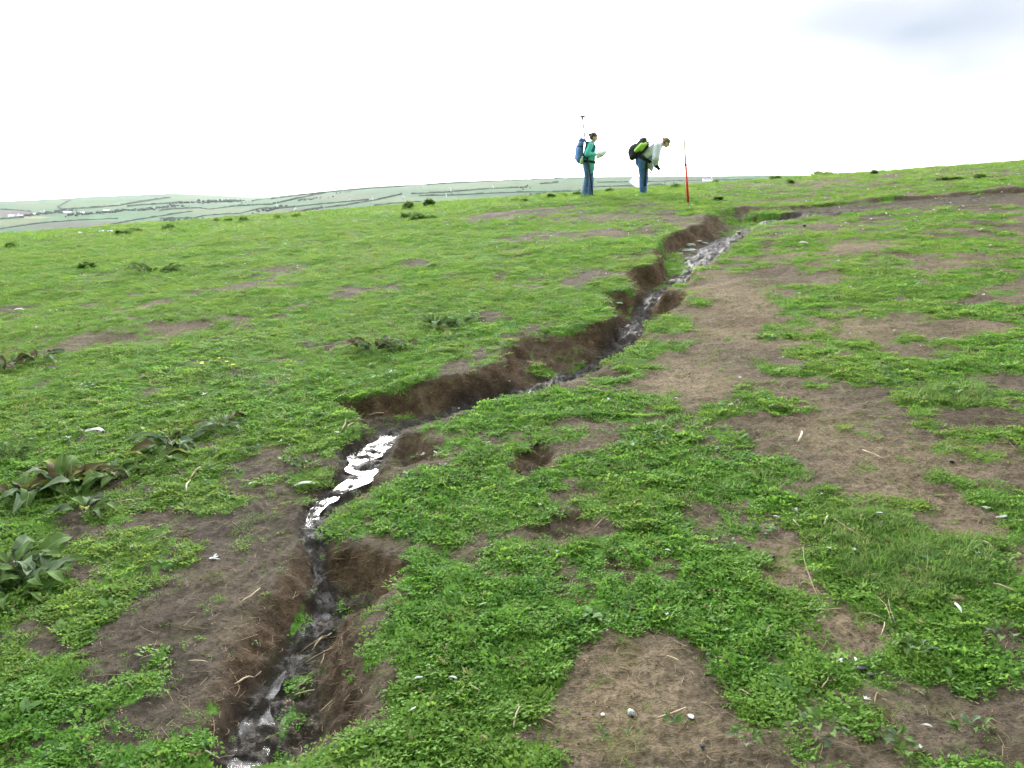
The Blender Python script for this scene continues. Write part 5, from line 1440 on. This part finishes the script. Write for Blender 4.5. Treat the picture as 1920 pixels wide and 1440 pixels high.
T = [(350,926,357,905,4,'b','lower half of a broken pale stalk left of the stream'),(357,903,377,880,4,'t','upper half of a broken pale stalk left of the stream'),(215,946,272,941,3,'t','thin pale straw below the withered dock'),
 (135,1037,152,1026,3,'t','pale stalk right of the big flat dock'),(152,1026,178,1018,3,'t','slanting stalk joining the pale one by the flat dock'),(1112,999,1142,972,4,'d','brown twig leaning over the central scrape'),
 (1178,957,1208,940,3.5,'d','short brown twig on turf above the central scrape'),(1233,1354,1286,1334,6,'t','thick pale twig on the dry bare patch'),(1250,1236,1275,1248,4,'t','short pale twig at the top of the dry bare patch'),
 (1617,848,1666,869,3,'t','long thin straw on bare soil at right'),(1496,834,1503,814,5,'b','curved bone-like piece on the dug turf at right'),(1862,1100,1908,1116,4,'t','long pale straw near the right edge'),
 (963,1372,974,1332,4.5,'t','upright pale twig at the left of the dry patch'),(1008,1355,1040,1368,5,'d','orange brown twig beside the dry patch'),(560,1234,618,1198,4.5,'d','brown stick on the mud at the lower stream, upper one'),
 (572,1250,625,1222,5,'d','brown stick just below the upper stick by the stream'),(585,1226,622,1192,4,'t','paler stick crossing the two by the lower stream'),(600,1258,608,1226,3.5,'d','short forked stick by the lower stream'),
 (553,1305,585,1278,4,'d','thin brown stick by the stream near the bottom'),(552,1312,590,1300,4.5,'t','pale root at the stream near the bottom'),(440,1289,478,1277,5,'t','stout pale twig left of the stream at bottom'),
 (476,1277,490,1264,3.5,'d','small twig end beside the stout one at bottom'),(385,1414,412,1430,5,'b','pale bone-like twig at the bottom left of the stream'),(600,1340,624,1318,3,'t','thin straw right of the stream at bottom'),
 (448,1140,488,1108,3.5,'t','pale grass stalk along the lower left bank rim'),(640,1010,668,990,3,'d','twig right above the plunge hole'),(735,1005,752,990,3,'d','small brown twig on turf right of the plunge hole'),
 (640,812,648,790,3,'t','short stalk sticking up above the bright pool, left one'),(652,806,664,796,3,'t','short stalk above the bright pool, right one'),(692,782,720,778,3,'t','pale straw on wet ground above the bright pool'),
 (660,786,684,792,3,'t','straw lying left of another above the bright pool'),(1505,1030,1545,1148,1.3,'t','long thin straw on the left edge of the long grass'),(1640,1120,1672,1175,1.8,'t','tall dry stem in front of the long grass'),
 (1665,1125,1680,1180,1.8,'t','second dry stem in front of the long grass'),(1515,1150,1580,1146,2.6,'t','pale straw lying left of the dry stems'),(1610,1155,1655,1165,2.6,'t','pale straw under the dry stems'),
 (1650,1200,1658,1172,3,'t','curled straw below the dry stems'),(1435,1190,1452,1178,5,'d','orange bark bit in the chickweed at lower right'),(1630,1020,1560,975,2.2,'t','fine straw across the top of the long grass'),
 (1545,990,1553,972,4,'b','pale twig end below the grey down clump'),(1487,980,1500,994,4,'t','short pale twig by the grey down clump'),(1840,1020,1862,1034,3.5,'t','pale straw on the right bare soil, upper one'),
 (1835,1072,1872,1070,2.6,'t','pale straw on the right bare soil, middle one'),(1540,1298,1553,1275,4,'t','pale upright stalk in the lower right turf'),(1640,1330,1645,1305,4,'d','brown stalk beside the white down patch'),
 (1385,1300,1410,1312,4,'t','short stick at the right edge of the dry patch'),(1160,1258,1178,1262,3,'t','small twig near the top of the dry patch'),(880,1290,900,1302,5,'t','flat pale stalk in the chickweed at bottom centre'),
 (60,1372,20,1392,3.5,'t','pale straw at the bottom left corner'),(300,1230,262,1242,3,'t','thin straw on mud at lower left'),(355,1245,390,1248,3.5,'t','pale twig on mud left of the bank'),(250,1300,238,1285,3,'d','short twig on the lower left mud')]
for x0, y0, x1, y1, th_, mk, lab in T:
    twig(x0, y0, x1, y1, th_, {'t': M_TWIG, 'd': M_TWIGD, 'b': M_BONE}[mk], lab)

# ------------------------------------------------------------------ speckled pellet, droppings and dark scraps
M_PELLET = NT('speckled_pellet')
b = M_PELLET
co = b.n('TexCoord').outputs['Object']
vo = b.n('TexVoronoi'); vo.inputs['Scale'].default_value = 420; b.set(vo.inputs['Vector'], co)
M_PELLET = b.done(b.bsdf(b.ramp(vo.outputs['Color'], [(.35, (.06, .065, .06)), (.55, (.34, .35, .33))]), .7, .3, b.bump(vo.outputs['Distance'], .5, .002)))
M_GUANO = plain('white_dropping', (.42, .41, .40), .8, .2, .2, 60)
M_SCRAP = plain('black_scrap', (.02, .021, .025), .7, .3, .3, 30)
def lump(px, py, wpx, flat, mat, name, lab, cat, group=None):
    p = put([px], [py])[0]
    s = wpx / F_PX * math.hypot(p[0], p[1]) * .5
    bm = bmesh.new(); bmesh.ops.create_icosphere(bm, subdivisions=2, radius=1)
    of = rs.random() * 30
    for v in bm.verts:
        n = v.co.normalized()
        d = 1 + .45 * float(fbm(np.array([n.x * 1.8 + of]), np.array([n.y * 1.8 + n.z * 2.1]), 1.0, 2)[0])
        v.co = Vector((n.x * d, n.y * d * .8, n.z * d * flat)) * s
    me = bpy.data.meshes.new(name); bm.to_mesh(me); bm.free()
    me.polygons.foreach_set('use_smooth', [True] * len(me.polygons)); me.materials.append(mat)
    o = link(bpy.data.objects.new(name, me)); o.location = (p[0], p[1], p[2] + .6 * flat * s + .004); o.rotation_euler = (0, 0, rs.random() * 6)
    tag(o, lab, cat, group)
lump(1183, 1343, 22, .7, M_PELLET, 'pellet', 'speckled grey and white egg-like pellet on the dry bare patch', 'pellet')
lump(1130, 1342, 11, .3, M_GUANO, 'dropping', 'small pale dropping left of the speckled pellet', 'dropping')
lump(1296, 1345, 16, .06, M_GUANO, 'dropping', 'flat white dropping stain right of the thick pale twig', 'dropping')
lump(1316, 1402, 14, .4, M_SCRAP, 'dark_scrap', 'dark round scrap at the bottom right of the dry patch', 'scrap')
lump(1784, 868, 10, .45, M_SCRAP, 'dark_scrap', 'small dark scrap on the bare soil at right', 'scrap')
lump(1615, 1256, 22, .25, M_SCRAP, 'dark_scrap', 'black scrap on chickweed beside two white feathers', 'scrap')
lump(1632, 1268, 14, .25, M_SCRAP, 'dark_scrap', 'smaller black scrap right of the larger one on chickweed', 'scrap')
lump(1404, 1028, 10, .4, M_SCRAP, 'dark_scrap', 'dark pebble-like scrap on the bare strip left of the long grass', 'scrap')
lump(1448, 1045, 12, .3, M_SCRAP, 'dark_scrap', 'dark scrap at the left margin of the long grass', 'scrap')
lump(1508, 690, 14, .4, M_SCRAP, 'dark_scrap', 'dark clod on the mid right turf', 'scrap')
lump(1508, 425, 7, .5, M_SCRAP, 'dark_scrap', 'small black clod near the mud channel', 'scrap')

# ------------------------------------------------------------------ gulls
M_GULLW = plain('white_plumage', (.80, .81, .82), .8, .2, .05, 10)
M_GULLG = plain('grey_wing_plumage', (.42, .46, .52), .8, .2, .1, 10)
M_BEAK = plain('yellow_beak', (.65, .42, .05), .5, .3, .1, 10)
def gull_mesh():
    bodym = [('c', (-.12, 0, 0), (.10, 0, .01), .055, .062), ('e', (.17, 0, .035), (.05, .042, .042)), ('c', (.08, 0, .01), (.16, 0, .03), .055, .04), ('c', (-.14, 0, .0), (-.27, 0, .0), .035, .018)]
    return bodym
_gb = blob('gull_body', gull_mesh(), M_GULLW, None, .012, 3)
GBM = _gb.data; bpy.data.objects.remove(_gb)
def wing(sy, bend):
    V, Fc = [], []
    st = [(0, .055, .10, -.07, 0), (.22, .09, .085, -.06, .09), (.42, .06, .065, -.06, .10), (.60, -.02, .035, -.03, .05), (.70, -.09, .004, -.004, .02)]
    for s, x, f, b_, z in st:
        for zz in (.006, -.006):
            V += [(x + f, sy * (s + .03), z * bend + zz * .6), (x, sy * (s + .03), z * bend + zz + .008), (x + b_, sy * (s + .03), z * bend + zz * .5)]
    for k in range(4):
        a, c_ = k * 6, k * 6 + 6
        Fc += [(a, a + 1, c_ + 1, c_), (a + 1, a + 2, c_ + 2, c_ + 1), (a + 3, c_ + 3, c_ + 4, a + 4), (a + 4, c_ + 4, c_ + 5, a + 5), (a, c_, c_ + 3, a + 3), (a + 2, a + 5, c_ + 5, c_ + 2)]
    me = bpy.data.meshes.new('wing'); me.from_pydata(V, [], Fc); me.materials.append(M_GULLG); return me
WM = {(s, b_): wing(s, b_) for s in (-1, 1) for b_ in (1.0, 2.2, -1.0)}
def folded(sy):
    o = blob('wing', [('e', (-.08, sy * .05, .02), (.17, .022, .045), (0, .08, 0))], M_GULLG, None, .01, 2)
    m_ = o.data; bpy.data.objects.remove(o); return m_
FW = {s: folded(s) for s in (-1, 1)}
def gull(px, py, dist, lab, rz, roll=0.0, bend=1.0, standing=False, scale=1.0):
    if standing:
        p = brow(px, py); loc = (p[0], p[1], p[2] + .13 * scale)
    else:
        sx, sz = ray(px, py); loc = (float(sx) * dist, dist, CAM_Z + float(sz) * dist)
    e = empty('gull', loc, rz); e.scale = (scale,) * 3
    e.rotation_euler = (roll, 0, rz)
    tag(e, lab, 'gull', 'white gulls over and on the island')
    link(bpy.data.objects.new('body', GBM), e)
    for s in (-1, 1):
        link(bpy.data.objects.new('wing', FW[s] if standing else WM[(s, bend)]), e)
        if standing: rod('leg', [(.0, s * .025, -.05), (.0, s * .025, -.14)], .006, M_BEAK, e, 5)
    rod('beak', [(.205, 0, .035), (.25, 0, .025)], [.012, .004], M_BEAK, e, 6)
gull(543, 108, 130, 'gull gliding high in the sky at upper left', 1.9, .5, 2.2)
gull(790, 122, 125, 'gull banking steeply in the sky, right of the gliding one', 1.57, 1.35, 1.0)
gull(986, 241, 260, 'very faint gull low in the white sky left of the walkers', 2.4, .4, 1.0)
gull(518, 384, 150, 'white gull flying over the far valley at left', .4, .9, 2.2)
gull(554, 391, 170, 'small gull flying right of the valley gull', 2.8, -.7, 1.0)
gull(607, 395, 120, 'gull with raised wings just above the brow at left', .2, .8, 2.2)
gull(576, 375, 220, 'distant gull against the middle hedge line', 2.6, .8, 1.0)
gull(601, 369, 230, 'distant gull just below the middle skyline', .5, -.8, 1.0)
gull(656, 373, 210, 'distant gull against fields in the centre left', 3.0, .8, 1.0)
gull(698, 373, 190, 'gull flying low over fields left of the shrub pair', .3, .9, 1.0)
gull(757, 369, 150, 'gull in level flight above the shrub pair', .1, .8, 2.2)
gull(791, 354, 200, 'gull high over the fields above the shrub pair', 2.9, .7, 1.0)
gull(836, 366, 170, 'gull flying right of the shrub pair, lower of two', .2, .8, 1.0)
gull(845, 358, 140, 'gull with wings up right of the shrub pair, upper of two', 1.2, .9, 2.2)
gull(924, 350, 210, 'small distant gull midway to the teal person', .4, .8, 1.0)
for px, py, lab, rz in [(250, 434, 'left one of two gulls standing by the dark scrub', .5), (265, 434, 'right one of two gulls standing by the dark scrub', 2.6), (191, 438, 'gull standing alone left of the scrub', .2),
                        (150, 441, 'gull standing furthest left on the brow', 3.0), (207, 438, 'gull standing just left of the pair by the scrub', 1.0)]:
    gull(px, py, 0, lab, 1.45 if rz < 1.5 else -1.45, 0, 1, True, .5)
